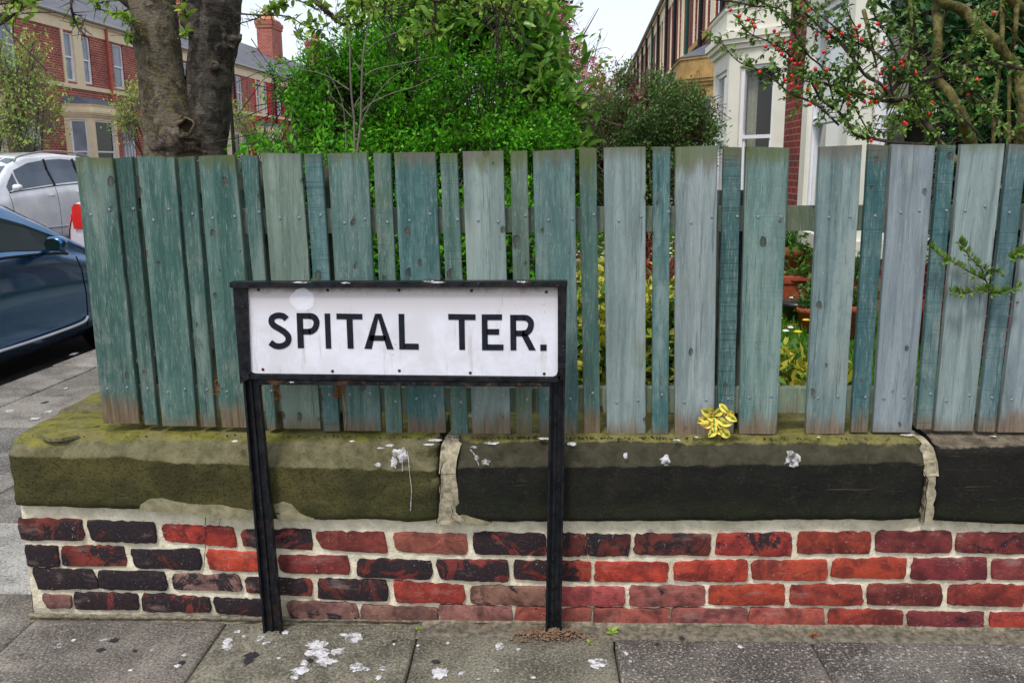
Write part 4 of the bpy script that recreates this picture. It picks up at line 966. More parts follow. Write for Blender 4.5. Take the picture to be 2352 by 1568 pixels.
def sash(parent, P0, ax, w, h, out, pane='pane', grid=None, room=True, fr=.055, curtain=None, mid=.5, thick=.06):
    """sash window: P0 lower corner, ax unit vector along the wall, out unit vector outward"""
    P0, ax, out = np.array(P0, float), np.array(ax, float), np.array(out, float); up = np.array([0, 0, 1.0])
    def bar(mb, a0, a1, z0, z1, d0, d1):
        c = [P0 + ax * a + up * z + out * d for (a, z, d) in ((a0, z0, d0), (a1, z0, d0), (a1, z0, d1), (a0, z0, d1), (a0, z1, d0), (a1, z1, d0), (a1, z1, d1), (a0, z1, d1))]; mb.hexa(c)
    f = MB(); m = h * mid
    bar(f, 0, fr, 0, h, 0, thick); bar(f, w - fr, w, 0, h, 0, thick); bar(f, fr, w - fr, 0, fr * 1.2, 0, thick); bar(f, fr, w - fr, h - fr, h, 0, thick)
    if grid:
        for i in range(1, grid[0]): bar(f, w * i / grid[0] - .018, w * i / grid[0] + .018, fr * 1.2, h - fr, .005, thick - .01)
        for j in range(1, grid[1]): bar(f, fr, w - fr, h * j / grid[1] - .018, h * j / grid[1] + .018, .008, thick - .013)
    else:
        bar(f, fr, w - fr, m - .025, m + .025, 0, thick + .004)
        bar(f, fr, fr + .03, fr * 1.2, m - .025, .01, thick - .02); bar(f, w - fr - .03, w - fr, fr * 1.2, m - .025, .01, thick - .02)
    win = f.build('window', M['white'], parent)
    g = MB(); c = lambda a, z, d: P0 + ax * a + up * z + out * d
    for (za, zb, d) in ((fr * 1.2, m, .012), (m, h - fr, .03)): g.poly([c(fr, za, d), c(w - fr, za, d), c(w - fr, zb, d), c(fr, zb, d)])
    g.build('pane', M[pane], win)
    if curtain is not None:
        k = MB(); n = 26
        for (a0, a1) in curtain:
            pts = [c(a0 * w + (a1 - a0) * w * i / n, 0, -.10 + .025 * math.sin(i * 1.9)) for i in range(n+1)]
            for i in range(n): k.poly([pts[i], pts[i+1], pts[i+1] + up * h, pts[i] + up * h])
        k.build('curtain', M['curtain'], win)
        r = MB(); b = -.8
        pts = [c(-.0, -.0, 0 - .005), c(w, 0, -.005), c(w, 0, b), c(0, 0, b)]
        for i in (1, 2, 3): r.poly([pts[i], pts[(i+1) % 4], pts[(i+1) % 4] + up * h, pts[i] + up * h])
        r.poly(pts); r.poly([p + up * h for p in pts]); r.build('room', M['room'], win)
    return win
def prism_q(mb, pts, z0, z1):
    mb.prism([(p[0], p[1], z0) for p in pts], (0, 0, z1 - z0)); return mb
def bay(house, q0, qb, ta, tb, tc, td, z0, zs, zh, zc, zt, sgn, body, roofm, sill, panes, near=False, corn=.14):
    """canted bay: wall ends ta, td on the facade q0; front corners tb, tc on plane qb. zs sill, zh head, zc cornice, zt parapet top"""
    pl = [(q0, ta), (qb, tb), (qb, tc), (q0, td)]; th = .16
    def inset(P, e):
        c = (q0, (ta + td) / 2); return [(P[0][0], P[0][1] - e * .7), (P[1][0] + sgn * e, P[1][1] - e * .42), (P[2][0] + sgn * e, P[2][1] + e * .42), (P[3][0], P[3][1] + e * .7)]
    mb = MB(); cen = np.array([q0 - sgn * .0, (ta + td) / 2])
    facets = []
    for i in range(3):
        a, b = np.array(pl[i]), np.array(pl[i+1]); L = np.linalg.norm(b - a); ax = (b - a) / L; out = np.array([ax[1], -ax[0]]); 
        if out[0] * sgn < 0: out = -out
        m = min(.24, L * .2) if i != 1 else .20
        facets.append((a, ax, out, L, m))
        def P(s, z, d=0): q = a + ax * s + out * d; return (q[0], q[1], z)
        for (s0, s1, za, zb) in ((0, L, z0, zs), (0, m, zs, zh), (L - m, L, zs, zh), (0, L, zh, zc)):
            mb.hexa([P(s0, za, -th), P(s1, za, -th), P(s1, za, 0), P(s0, za, 0), P(s0, zb, -th), P(s1, zb, -th), P(s1, zb, 0), P(s0, zb, 0)])
    if body[1] != body[0]:
        base = MB()
        for (a, ax, out, L, m) in facets:
            def P(s, z, d=0): q = a + ax * s + out * d; return (q[0], q[1], z)
            base.hexa([P(-.01, z0, 0), P(L + .01, z0, 0), P(L + .01, z0, .012), P(-.01, z0, .012), P(-.01, zs - .14, 0), P(L + .01, zs - .14, 0), P(L + .01, zs - .14, .012), P(-.01, zs - .14, .012)])
        base.build('bay_base', M[body[1]], house)
    o = mb.build('bay', M[body[0]], house)
    s = MB(); prism_q(s, inset(pl, .07), zs - .12, zs + .0); s.build('bay_sill', M[sill], house)
    c = MB(); prism_q(c, inset(pl, .05), zc, zc + .07); prism_q(c, inset(pl, corn * .75), zc + .071, zc + .13); prism_q(c, inset(pl, corn), zc + .131, zc + .22); prism_q(c, inset(pl, .06), zc + .221, zt - .05); prism_q(c, inset(pl, .09), zt - .049, zt)
    c.build('bay_cornice', M[sill], house)
    r = MB(); a4 = [(p[0], p[1], zt + .002) for p in inset(pl, .11)]; hi = zt + .26
    b4 = [(q0, ta + .1, hi), (q0 + (qb - q0) * .35, tb + .05, hi), (q0 + (qb - q0) * .35, tc - .05, hi), (q0, td - .1, hi)]
    for i in range(3): r.poly([a4[i], a4[i+1], b4[i+1], b4[i]])
    r.poly(b4); r.poly(a4); r.build('bay_roof', M[roofm], house)
    for i, (a, ax, out, L, m) in enumerate(facets):
        q = a + ax * m - out * .10
        kw = dict(curtain=[(0, .3), (.72, 1)]) if near else {}
        sash(house, (q[0], q[1], zs), (ax[0], ax[1], 0), L - 2 * m, zh - zs, (out[0], out[1], 0), pane=panes[i], mid=.5, **kw)
    return o

# left terrace, across the street
QL = -17.5
H0 = -.1
GR = [srgb(0, 0, 0)]
def left_house(t0, t1, label, paint=None, detail=0, ch=None):
    h = empty('terraced_house', label, 'house', group='terraced houses across the street', rotz=ST_ROT)
    W = t1 - t0; win = []
    if detail == 0: pairs = [(29.43, 30.03), (30.50, 31.10)]; singles = [(32.6, 33.35)]; shift = t0 - 28.1
    else: pairs = [(29.43, 30.03), (30.50, 31.10)]; singles = [(32.6, 33.35)]; shift = t0 - 28.1
    ups = [(a + shift, b + shift, 4.33, 5.93) for a, b in pairs + singles if b + shift < t1 - .1]
    bt = (29.05 + shift, 29.40 + shift, 31.0 + shift, 32.3 + shift)
    low = [(32.75 + shift, min(34.2 + shift, t1 - .25), .6, 2.95)]
    allh = ups + low
    mb = MB(); wall_holes(mb, QL, t0, t1, -.2, 6.0, allh); mb.poly([(QL, t0, -.2), (QL - 8, t0, -.2), (QL - 8, t0, 6.4), (QL, t0, 6.4)]); mb.poly([(QL, t1, -.2), (QL - 8, t1, -.2), (QL - 8, t1, 6.4), (QL, t1, 6.4)])
    mb.build('wall', M['red' if paint else 'hbrick'], h)
    if paint:   # only the outer strips are painted; brick strip beside
        MB().box(QL + .002, QL + .012, t0 + .05, t0 + .9, 4.24, 5.99).build('brick_strip', M['hbrick'], h)
    MB().box(QL - .02, QL + .035, t0, t1, 5.99, 6.36).build('frieze', M['cream'], h)
    MB().box(QL - .02, QL + .12, t0, t1, 6.361, 6.43).build('eaves_cornice', M['cream'], h)
    g = MB(); g.tube([(QL + .17, t0, 6.47), (QL + .17, t1, 6.47)], .06, 8); g.build('gutter', M['gutter'], h)
    MB().box(QL - .02, QL + .05, t0, t1, 4.10, 4.24).build('sill_band', M['cream'], h)
    for (a, b, c, e) in ups: sash(h, (QL - .11, a + .02, c), (0, 1, 0), b - a - .04, e - c, (1, 0, 0), pane='pane')
    for a_, b_ in ((pairs[0][1] + shift - .02, pairs[1][0] + shift + .02), (pairs[0][0] + shift - .14, pairs[0][0] + shift)): MB().box(QL - .06, QL + .03, a_, b_, 4.245, 5.985).build('window_mullion', M['cream'], h)
    for (a, b, c, e) in low: sash(h, (QL - .11, a + .02, c), (0, 1, 0), b - a - .04, e - c, (1, 0, 0), pane='pane', grid=(4, 4))
    bay(h, QL, QL + .75, t0 + (29.0 - 28.1), t0 + 1.30, t0 + 2.9, t0 + 4.3 if t0 + 4.3 < t1 else t1 - .3, -.1, .9, 3.02, 3.12, 3.55, 1, ('cream', 'cream'), 'lead', 'cream', ['pane', 'panedark', 'pane'])
    g = MB(); g.tube([(QL + .09, t0 + 4.02, 6.44), (QL + .09, t0 + 4.02, 3.2)], .05, 8); g.build('downpipe', M['pipe_red' if detail == 0 else 'pipe_black'], h)
    r = MB(); r.poly([(QL + .2, t0, 6.43), (QL + .2, t1, 6.43), (QL - 4.2, t1, 9.15), (QL - 4.2, t0, 9.15)]); r.poly([(QL - 4.2, t0, 9.15), (QL - 4.2, t1, 9.15), (QL - 8.6, t1, 6.4), (QL - 8.6, t0, 6.4)])
    r.poly([(QL + .2, t0, 6.43), (QL - 4.2, t0, 9.15), (QL - 8.6, t0, 6.4)]); r.poly([(QL + .2, t1, 6.43), (QL - 4.2, t1, 9.15), (QL - 8.6, t1, 6.4)])
    rf = r.build('roof', M['slate'], h)
    if ch:
        tq, zc = ch
        c = MB(); x = QL - 3.4; c.box(x - .5, x + .5, tq - 1.0, tq + 1.0, 7.6, zc); c.box(x - .56, x + .56, tq - 1.06, tq + 1.06, zc - .55, zc - .35); c.box(x - .60, x + .60, tq - 1.1, tq + 1.1, zc - .35, zc - .12); c.build('chimney', M['hbrick'], rf)
        p = MB(); p.box(x - .45, x + .45, tq - .95, tq + .95, zc, zc + .1)
        for i in range(6): p.lathe([(.13, 0), (.11, .3), (.10, .48), (.125, .5), (.125, .56), (.09, .56), (.08, .4)], (x, tq - .8 + i * .32, zc + .1), 10)
        p.build('chimney_pots', M['pot'], rf)
    return h
left_house(21.6, 28.1, 'terraced house at the far left edge behind the small light green tree', detail=1)
left_house(28.1, 34.0, 'brick terraced house with red downpipe and cream bay left of the big tree trunk', ch=None)
C1 = at_q(619, 80, QL - 3.4)[1]; C2 = at_q(726, 110, QL - 3.4)[1]; Z1 = at_q(619, 50, QL - 3.4)[2]; Z2 = at_q(726, 98, QL - 3.4)[2]
left_house(34.0, 39.9, 'terraced house mostly hidden behind the grey tree trunks', detail=1, ch=(at_q(432, 20, QL - 3.4)[1], 10.2))
left_house(39.9, 45.8, 'terraced house just right of the tree trunks behind the lamp post', detail=1)
left_house(45.8, 51.7, 'terraced house painted bright red between its upper windows', paint=1, detail=1)
left_house(51.7, 57.6, 'terraced house beyond the red painted one', detail=1)
left_house(57.6, 63.5, 'terraced house with the large red chimney stack right of the tree trunks', detail=1, ch=(C1, Z1))
left_house(63.5, 69.4, 'distant terraced house past the large red chimney stack, behind the bright bush', detail=1)
left_house(69.4, 75.3, 'farthest terraced house across the street with small row of orange chimney pots over the bush', detail=1, ch=(min(C2, 82), Z2))
# low front walls of the far gardens
fw = MB().box(-13.1, -12.9, 20, 64, -.1, .75).build('front_garden_wall', M['hbrick'], None); fw.rotation_euler[2] = ST_ROT; tag(fw, 'low brick front garden wall along the far pavement behind the silver car', 'wall')

# right terrace, this side of the street
QR, QB = 2.7, 2.05
def right_house(t0, label, kind, near=False, t1=None):
    h = empty('terraced_house', label, 'house', group='terraced houses on the right', rotz=ST_ROT); t1 = t1 or t0 + 5.92
    shift = t0 - 11.9   # bay of the second house starts at 12.34
    mats = dict(white=('cream2', 'lead', 'cream2'), ochre=('ochre', 'lead', 'ochre'), plainc=('cream2', 'lead', 'cream2'))[kind]
    ups = [(t0 + .75, t0 + 1.45, 4.3, 6.0), (t0 + 1.95, t0 + 2.65, 4.3, 6.0), (t0 + 4.2, t0 + 4.95, 4.3, 6.0)]
    low = [(t0 + 4.0, t0 + 4.95, .55, 2.9)]
    mb = MB(); wall_holes(mb, QR, t0, t1, .0, 6.2, ups + low, face=-1); mb.poly([(QR, t0, 0), (QR + 8, t0, 0), (QR + 8, t0, 6.6), (QR, t0, 6.6)]); mb.poly([(QR, t1, 0), (QR + 8, t1, 0), (QR + 8, t1, 6.6), (QR, t1, 6.6)])
    mb.build('wall', M['hbrick2'], h)
    MB().box(QR - .035, QR + .02, t0, t1, 6.20, 6.55).build('frieze', M['cream'], h); MB().box(QR - .12, QR + .02, t0, t1, 6.551, 6.62).build('eaves_cornice', M['cream'], h)
    g = MB(); g.tube([(QR - .18, t0, 6.67), (QR - .18, t1, 6.67)], .06, 8); g.build('gutter', M['gutter'], h)
    MB().box(QR - .06, QR + .02, t0, t1, 4.12, 4.25).build('sill_band', M['ochre' if kind == 'ochre' else 'cream'], h)
    for (a, b) in ((t0 + .60, t0 + .75), (t0 + 1.45, t0 + 1.95), (t0 + 2.65, t0 + 2.80), (t0 + 4.08, t0 + 4.2), (t0 + 4.95, t0 + 5.07)): MB().box(QR - .03, QR + .05, a + .002, b - .002, 4.252, 6.198).build('window_mullion', M['cream'], h)
    for (a, b, c, e) in ups + low: sash(h, (QR + .11, b - .02, c), (0, -1, 0), b - a - .04, e - c, (-1, 0, 0), pane='pane')
    for dt, mt in ((t0 + 3.1, 'pipe_black'), (t0 + 5.8, 'pipe_green' if kind == 'ochre' else 'pipe_black')):
        g = MB(); g.tube([(QR - .10, dt, 6.62), (QR - .10, dt, 3.4)], .05, 8); g.build('downpipe', M[mt], h)
    ta = t0 + .44
    bay(h, QR, QB, ta, ta + .72, ta + 2.22, ta + 2.9, .2, .78, 2.72, 2.95, 3.52, -1, (mats[0], 'hbrick2' if kind == 'white' else mats[0]), mats[1], mats[2], ['see', 'see', 'pane'] if near else ['pane', 'pane', 'pane'], near=near)
    r = MB(); r.poly([(QR - .22, t0, 6.63), (QR - .22, t1, 6.63), (QR + 4, t1, 9.0), (QR + 4, t0, 9.0)]); r.poly([(QR - .22, t0, 6.63), (QR + 4, t0, 9.0), (QR + 8, t0, 6.6)]); r.poly([(QR - .22, t1, 6.63), (QR + 4, t1, 9.0), (QR + 8, t1, 6.6)]); r.poly([(QR + 8, t0, 6.6), (QR + 8, t1, 6.6), (QR + 4, t1, 9.0), (QR + 4, t0, 9.0)])
    r.build('roof', M['slate'], h)
    return h
right_house(6.0, 'nearest white house front behind the red berried shrub', 'white', True)
right_house(11.92, 'house with white painted canted bay and cornice right of the dark bush', 'white', True)
right_house(17.84, 'house with weathered ochre stone bay beyond the white bay', 'ochre')
right_house(23.76, 'brick house with black downpipe two doors beyond the white bay', 'plainc')
right_house(29.68, 'brick house with green downpipe further down the right row', 'ochre')
right_house(35.6, 'small far brick house near the end of the right row', 'plainc')
right_house(41.52, 'farthest brick house closing the right row above the dark bush', 'plainc', t1=62)

# ------------------------------------------------------------------ street lamp
lp = st(0, 0); P = at_q(538, 355, -8.9)  # far side of the carriageway edge
lt = P[1]
lamp = empty('street_lamp', 'black lamp post with square lantern beside the right tree trunk', 'street lamp', tuple(st(-8.9 , lt, -.1)), rotz=ST_ROT)
zt = at_q(535, 118, -8.9)[2]; zl = at_q(536, 152, -8.9)[2]
MB().lathe([(.09, 0), (.09, .5), (.055, .55), (.05, 1.2), (.035, zl + .05), (.055, zl + .06), (.03, zl + .12)], (0, 0, 0), 12).build('pole', M['trim'], lamp)
k = MB(); a, b = .09, .15
k.hexa([(-a, -a, zl + .12), (a, -a, zl + .12), (a, a, zl + .12), (-a, a, zl + .12), (-b, -b, zt - .06), (b, -b, zt - .06), (b, b, zt - .06), (-b, b, zt - .06)]); k.build('lantern', M['lampglass'], lamp)
k = MB(); k.hexa([(-b-.03, -b-.03, zt - .058), (b+.03, -b-.03, zt - .058), (b+.03, b+.03, zt - .058), (-b-.03, b+.03, zt - .058), (-.04, -.04, zt + .1), (.04, -.04, zt + .1), (.04, .04, zt + .1), (-.04, .04, zt + .1)]); k.build('lantern_cap', M['trim'], lamp)

# ------------------------------------------------------------------ cars: lofted bodies
def car(name, label, spec, paint, glass, q, t, face, sgn, road=-.125):
    """local frame: x lateral (0 = side towards us, positive away), y along the car from tail to nose, z up from road"""
    root = empty(name, label, 'car', tuple(st(q, t, road)), rotz=ST_ROT + (0 if face > 0 else math.pi))
    L, Wd = spec['L'], spec['W']; hw = Wd / 2
    top = lambda y: float(np.interp(y, *spec['top'])); belt = lambda y: float(np.interp(y, *spec['belt'])); bot = lambda y: float(np.interp(y, *spec['bot'])); wid = lambda y: float(np.interp(y, *spec['wid']))
    ys = np.concatenate([[0, .03, .1], np.linspace(.2, L - .2, 44), [L - .1, L - .03, L]]); V, Fc = [], []
    def sec(y):
        w = hw * wid(y); tp, be, bo = top(y), belt(y), bot(y); cab = max(0, min(1, (tp - be) / .3)); tumble = spec.get('tumble', .36) * cab
        rh = (w - .05) - tumble * (tp - be); mid = bo + (be - bo) * .55
        return [(w * .93, bo), (w * .985, bo + .07), (w, bo + (be - bo) * .3), (w * 1.005, mid), (w * .985, bo + (be - bo) * .82), (w * .945, be - .01), (w * .93, be + .01 * cab),
                (rh + tumble * .5 * (tp - be) * .5 + 0 * cab, be + (tp - be) * .55) if cab > .02 else (w * .9, be + (tp - be) * .5), (rh, tp - .05 * cab - .005), (rh - .05, tp - .012 * cab), (rh * .6, tp + .02), (0, tp + .035)]
    n = 12
    for y in ys:
        s = sec(y)
        for (x, z) in s: V.append((x, y - L / 2, z))
        for (x, z) in s[-2::-1]: V.append((-x, y - L / 2, z))
    k = 2 * n - 1
    for i in range(len(ys) - 1):
        for j in range(k - 1): Fc.append((i*k+j, i*k+j+1, (i+1)*k+j+1, (i+1)*k+j))
        Fc.append((i*k+k-1, i*k, (i+1)*k, (i+1)*k+k-1))
    Fc.append(tuple(range(k))[::-1]); Fc.append(tuple((len(ys)-1)*k + j for j in range(k)))
    body = mesh('body', V, Fc, M[paint], root, True)
    # side glass: a shell 6 mm proud that follows the body between belt and roof edge
    def side_pt(y, f, s, off=.006):
        se = sec(y); path = [se[6], se[7], se[8]]; d = f * 2; i = min(1, int(d)); a, b = path[i], path[i+1]; u = d - i
        return (s * (a[0] + (b[0] - a[0]) * u + off), y - L / 2, a[1] + (b[1] - a[1]) * u)
    for gi, (y0, y1, lo0, lo1, hi0, hi1) in enumerate(spec['glass']):
        for s in (-1, 1):
            mb = MB(); N = 10
            for i in range(N):
                for j in range(4):
                    def pt(a, b):
                        y = y0 + (y1 - y0) * a; lo = lo0 + (lo1 - lo0) * a; hi = hi0 + (hi1 - hi0) * a - .06 * 0; return side_pt(y, lo + (hi - lo) * b, s)
                    mb.poly([pt(i/N, j/4), pt((i+1)/N, j/4), pt((i+1)/N, (j+1)/4), pt(i/N, (j+1)/4)])
            mb.build('side_window', M[glass], root, True)
    for (ya, yb, nm) in ((spec['ws'][0], spec['ws'][1], 'windscreen'), (spec['rw'][0], spec['rw'][1], 'rear_window')):
        mb = MB()
        def wpnt(a, b):
            y = ya + (yb - ya) * b; se = sec(y); r = se[9][0] - .02; return ((a * 2 - 1) * r, y - L / 2, se[9][1] + .032 * (1 - (2*a-1)**2) + .014)
        for i in range(8):
            for j in range(6): mb.poly([wpnt(i/8, j/6), wpnt((i+1)/8, j/6), wpnt((i+1)/8, (j+1)/6), wpnt(i/8, (j+1)/6)])
        mb.build(nm, M[glass], root, True)
    # trims along belt
    for s in (-1, 1):
        a, b = spec['glass'][0][0], spec['glass'][-1][1]
        ys2 = np.linspace(min(a, spec['glass'][0][0]), b, 12)
        MB().tube([(s * (sec(y)[6][0] + .004), y - L / 2, sec(y)[6][1] + .0) for y in ys2], .011, 5).build('belt_trim', M['trim'], root)
        if spec.get('pillar'):
            for y in spec['pillar']:
                MB().tube([side_pt(y, .02, s, .012), side_pt(y + spec.get('lean', 0), .5, s, .012), side_pt(y + spec.get('lean', 0) * 2, .96, s, .012)], .022, 6).build('window_pillar', M['trim'], root)
        for (y) in spec['doors']:
            ed = [(s * (sec(y)[i][0] + .0015), y - L / 2 + (0.0), sec(y)[i][1]) for i in range(1, 6)]
            MB().tube(ed, .004, 4).build('door_gap', M['trim'], root)
        for y in spec['handles']:
            z = belt(y) - .13; x = sec(y)[4][0] + .02; MB().tube(smooth_path([(s*(x-.02), y - .08 - L/2, z), (s*(x+.012), y - .05 - L/2, z), (s*(x+.012), y + .05 - L/2, z), (s*(x-.02), y + .08 - L/2, z)], 3), .012, 6).build('door_handle', M[spec.get('hmat', paint)], root, True)
        # mirror
        y = spec['mirror']; x = sec(y)[6][0]; z = belt(y) + .05
        mm = MB(); mm.tube([(s*(x-.02), y - L/2, z - .05), (s*(x+.05), y - L/2 - .0, z - .01), (s*(x+.09), y - L/2 - .0, z + .03)], .018, 6)
        N = 10
        prof = [(.0, -.05), (.052, -.045), (.066, -.02), (.066, .03), (.05, .07), (.0, .085)]
        mm.v; base = len(mm.v); c = np.array([s*(x+.115), y - L/2, z + .035]); mscale = .8
        for (r, d) in prof:
            for j in range(N):
                a = 2*math.pi*j/N; ex = 1.45; mm.v.append(tuple(c + np.array([math.copysign(abs(math.cos(a))**.7, math.cos(a)) * r * ex * .82, d * .8, math.copysign(abs(math.sin(a))**.7, math.sin(a)) * r * .82])))
        for i in range(len(prof)-1):
            for j in range(N): mm.f.append((base+i*N+j, base+i*N+(j+1) % N, base+(i+1)*N+(j+1) % N, base+(i+1)*N+j))
        mo = mm.build('door_mirror', M[paint], root, True)
        g = MB(); N2 = 14; g.poly([tuple(c + np.array([math.cos(2*math.pi*j/N2) * .064, -.043, math.sin(2*math.pi*j/N2) * .044])) for j in range(N2)]); g.build('mirror_glass', M[glass], mo)
    # sill strip
    for s in (-1, 1):
        if spec.get('sill'):
            ya, yb, zz = spec['sill']; w = hw * wid((ya+yb)/2)
            MB().tube(smooth_path([(s*(w + .004), ya - L/2, zz), (s*(w + .010), (ya+yb)/2 - L/2, zz + .0), (s*(w + .010), yb - .12 - L/2, zz + .015), (s*(w + .002), yb - L/2, zz + .05)], 5), .011, 6).build('sill_strip', M[spec.get('smat', 'chrome')], root, True)
    for s in (-1, 1):
        for y in spec['wheels']:
            r = spec['wr']; x = hw - .015
            arch = MB(); arch.lathe([(0, x), (r + .05, x), (r + .05, x + .0), (r + .035, x - .2), (0, x - .2)], (0, 0, 0), 24)
            o = mesh('wheel_arch', [(s*b, y - L/2 + a, c + r) for a, c, b in arch.v], arch.f, M['trim'], root)
            ty = MB(); ty.lathe([(r * .66, x + .012), (r * .9, x + .022), (r, x), (r, x - .17), (r * .8, x - .2), (0, x - .2)], (0, 0, 0), 26)
            w = mesh('wheel', [(s*b, y - L/2 + a, c + r) for a, c, b in ty.v], ty.f, M['tyre'], root, True)
            ri = MB(); ri.lathe([(0, x + .012), (r * .15, x + .012), (r * .2, x), (r * .55, x + .004), (r * .66, x + .014), (r * .68, x)], (0, 0, 0), 20); mesh('rim', [(s*b, y - L/2 + a, c + r) for a, c, b in ri.v], ri.f, M['chrome'], w, True)
    def patch(nm, mat, y0, y1, i0, i1, s_, off=.01):
        mb = MB(); N = 6
        for i in range(N):
            for j in range(i0 * 2, i1 * 2):
                def pt(a, jj):
                    y = y0 + (y1 - y0) * a; se = sec(y); f = jj / 2; k0 = int(f); k1 = min(k0 + 1, 11); u = f - k0; return (s_ * (se[k0][0] * (1-u) + se[k1][0] * u + off), y - L/2 - (.01 if y < L/2 else -.01), se[k0][1] * (1-u) + se[k1][1] * u)
                mb.poly([pt(i/N, j), pt((i+1)/N, j), pt((i+1)/N, j+1), pt(i/N, j+1)])
        mb.build(nm, M[mat], root, True)
    for s in (-1, 1):
        patch('tail_light', 'redlamp', .0, spec.get('tl', .2), 3, 6, s)
        patch('headlight', 'cglass2', L - .32, L - .0, 3, 5, s)
    if spec.get('rails'):
        a, b = spec['rails']
        for s in (-1, 1):
            P_ = [(s * (sec(y)[8][0] - .02), y - L/2, sec(y)[9][1] + h) for y, h in ((a, .01), (a + .15, .05), ((a+b)/2, .07), (b - .2, .05), (b, .01))]
            MB().tube(smooth_path(P_, 5), .016, 6).build('roof_rail', M['trim'] if 0 else M['gutter'], root, True)
    if spec.get('tl'):
        for s in (-1, 1):
            xo = s * hw * wid(0) * .92; xi = s * hw * wid(0) * .60; MB().prism([(xo * .985, -L/2, .86), (xi * 1.1, -L/2, .87), (xi, -L/2, .92), (xi * 1.04, -L/2, 1.02), (xo * .86, -L/2, 1.13), (xo * .94, -L/2, 1.13), (xo * .985, -L/2, 1.09), (xo, -L/2, .98)], (0, -.03, 0)).build('tail_light', M['redlamp'], root)
    for y, nm in ((-L/2 - .003, 'number_plate'), (L/2 + .003, 'number_plate')): MB().box(-.26, .26, y - .006, y + .006, .42, .53).build(nm, M['white'], root)
    return root
# low coupe by the kerb: tail towards us, nose away.  its near side lies along q = -3.92
TT = dict(L=4.04, W=1.76, top=([0, .25, .7, 1.05, 1.55, 2.0, 2.35, 2.75, 3.05, 3.6, 3.9, 4.04], [.55, .90, 1.06, 1.24, 1.345, 1.345, 1.24, .99, .83, .74, .62, .42]),
    belt=([0, .3, 1.0, 1.9, 2.5, 3.0, 3.6, 4.04], [.50, .80, .88, .895, .87, .80, .70, .40]), bot=([0, .3, 3.7, 4.04], [.32, .2, .19, .26]), wid=([0, .25, .8, 2.2, 3.4, 3.85, 4.04], [.62, .88, 1, .985, .97, .85, .6]), tumble=.62,
    glass=[(.95, 1.35, .12, .10, .55, .8), (1.38, 2.62, .10, .06, .84, .62)], ws=(2.86, 2.12), rw=(.35, 1.0), pillar=[], doors=[1.42, 2.72], handles=[1.55], mirror=2.30, wheels=(.85, 3.25), wr=.32, sill=(1.3, 2.70, .30), smat='silver')  # silver on the body-coloured sill strip paints in the light it catches
car('parked_car', 'dark blue coupe parked by the near kerb at the left edge', TT, 'tt', 'cglass', -3.93 - .88, 3.87 + 2.02, 1, 1)
SAL = dict(L=4.4, W=1.72, top=([0, .1, .6, 1.1, 1.7, 2.4, 2.9, 3.3, 4.1, 4.4], [1.02, 1.14, 1.18, 1.36, 1.43, 1.42, 1.2, 1.0, .88, .55]), belt=([0, .3, 2.0, 3.2, 4.1, 4.4], [.96, 1.06, 1.0, .94, .8, .5]), bot=([0, .3, 4.1, 4.4], [.35, .22, .22, .3]),
    wid=([0, .15, .6, 2.2, 3.8, 4.2, 4.4], [.84, .95, 1, 1, .97, .85, .65]), glass=[(.9, 1.6, .1, .08, .6, .85), (1.65, 2.8, .08, .06, .88, .6)], ws=(3.1, 2.45), rw=(.65, 1.1), pillar=[1.62], doors=[1.62, 2.85], handles=[.95, 1.9], mirror=2.65, wheels=(.85, 3.5), wr=.31, tl=.24)
car('parked_car', 'silver car with red tail light parked ahead of the blue coupe', SAL, 'silver2', 'cglass', -4.93, 11.45, 1, 1)
MPV = dict(L=4.5, W=1.8, top=([0, .1, .35, .8, 1.6, 2.6, 3.05, 3.5, 3.95, 4.3, 4.5], [.95, 1.25, 1.6, 1.74, 1.78, 1.72, 1.60, 1.32, 1.06, .95, .6]), belt=([0, .4, 2.0, 3.3, 4.2, 4.5], [.92, 1.26, 1.21, 1.13, .93, .55]), bot=([0, .3, 4.2, 4.5], [.4, .28, .26, .34]),
    wid=([0, .2, .8, 2.5, 3.9, 4.3, 4.5], [.82, .95, 1, 1, .97, .85, .65]), tumble=.34, glass=[(.5, 1.2, .1, .08, .75, .9), (1.27, 2.08, .08, .06, .9, .92), (2.15, 3.02, .06, .05, .92, .80), (3.07, 3.36, .05, .05, .74, .34)], ws=(3.95, 2.75), rw=(.12, .33), pillar=[1.235, 2.115], lean=0,
    doors=[1.24, 2.12, 3.38], handles=[1.42, 2.3], mirror=3.30, wheels=(.9, 3.65), wr=.33, rails=(.6, 2.9), sill=(1.2, 3.3, .50))
car('parked_car', 'silver people carrier with roof rails parked across the street', MPV, 'silver', 'cglass2', -9.35 - .9, 13.05 + 2.25 - .35, -1, 1)
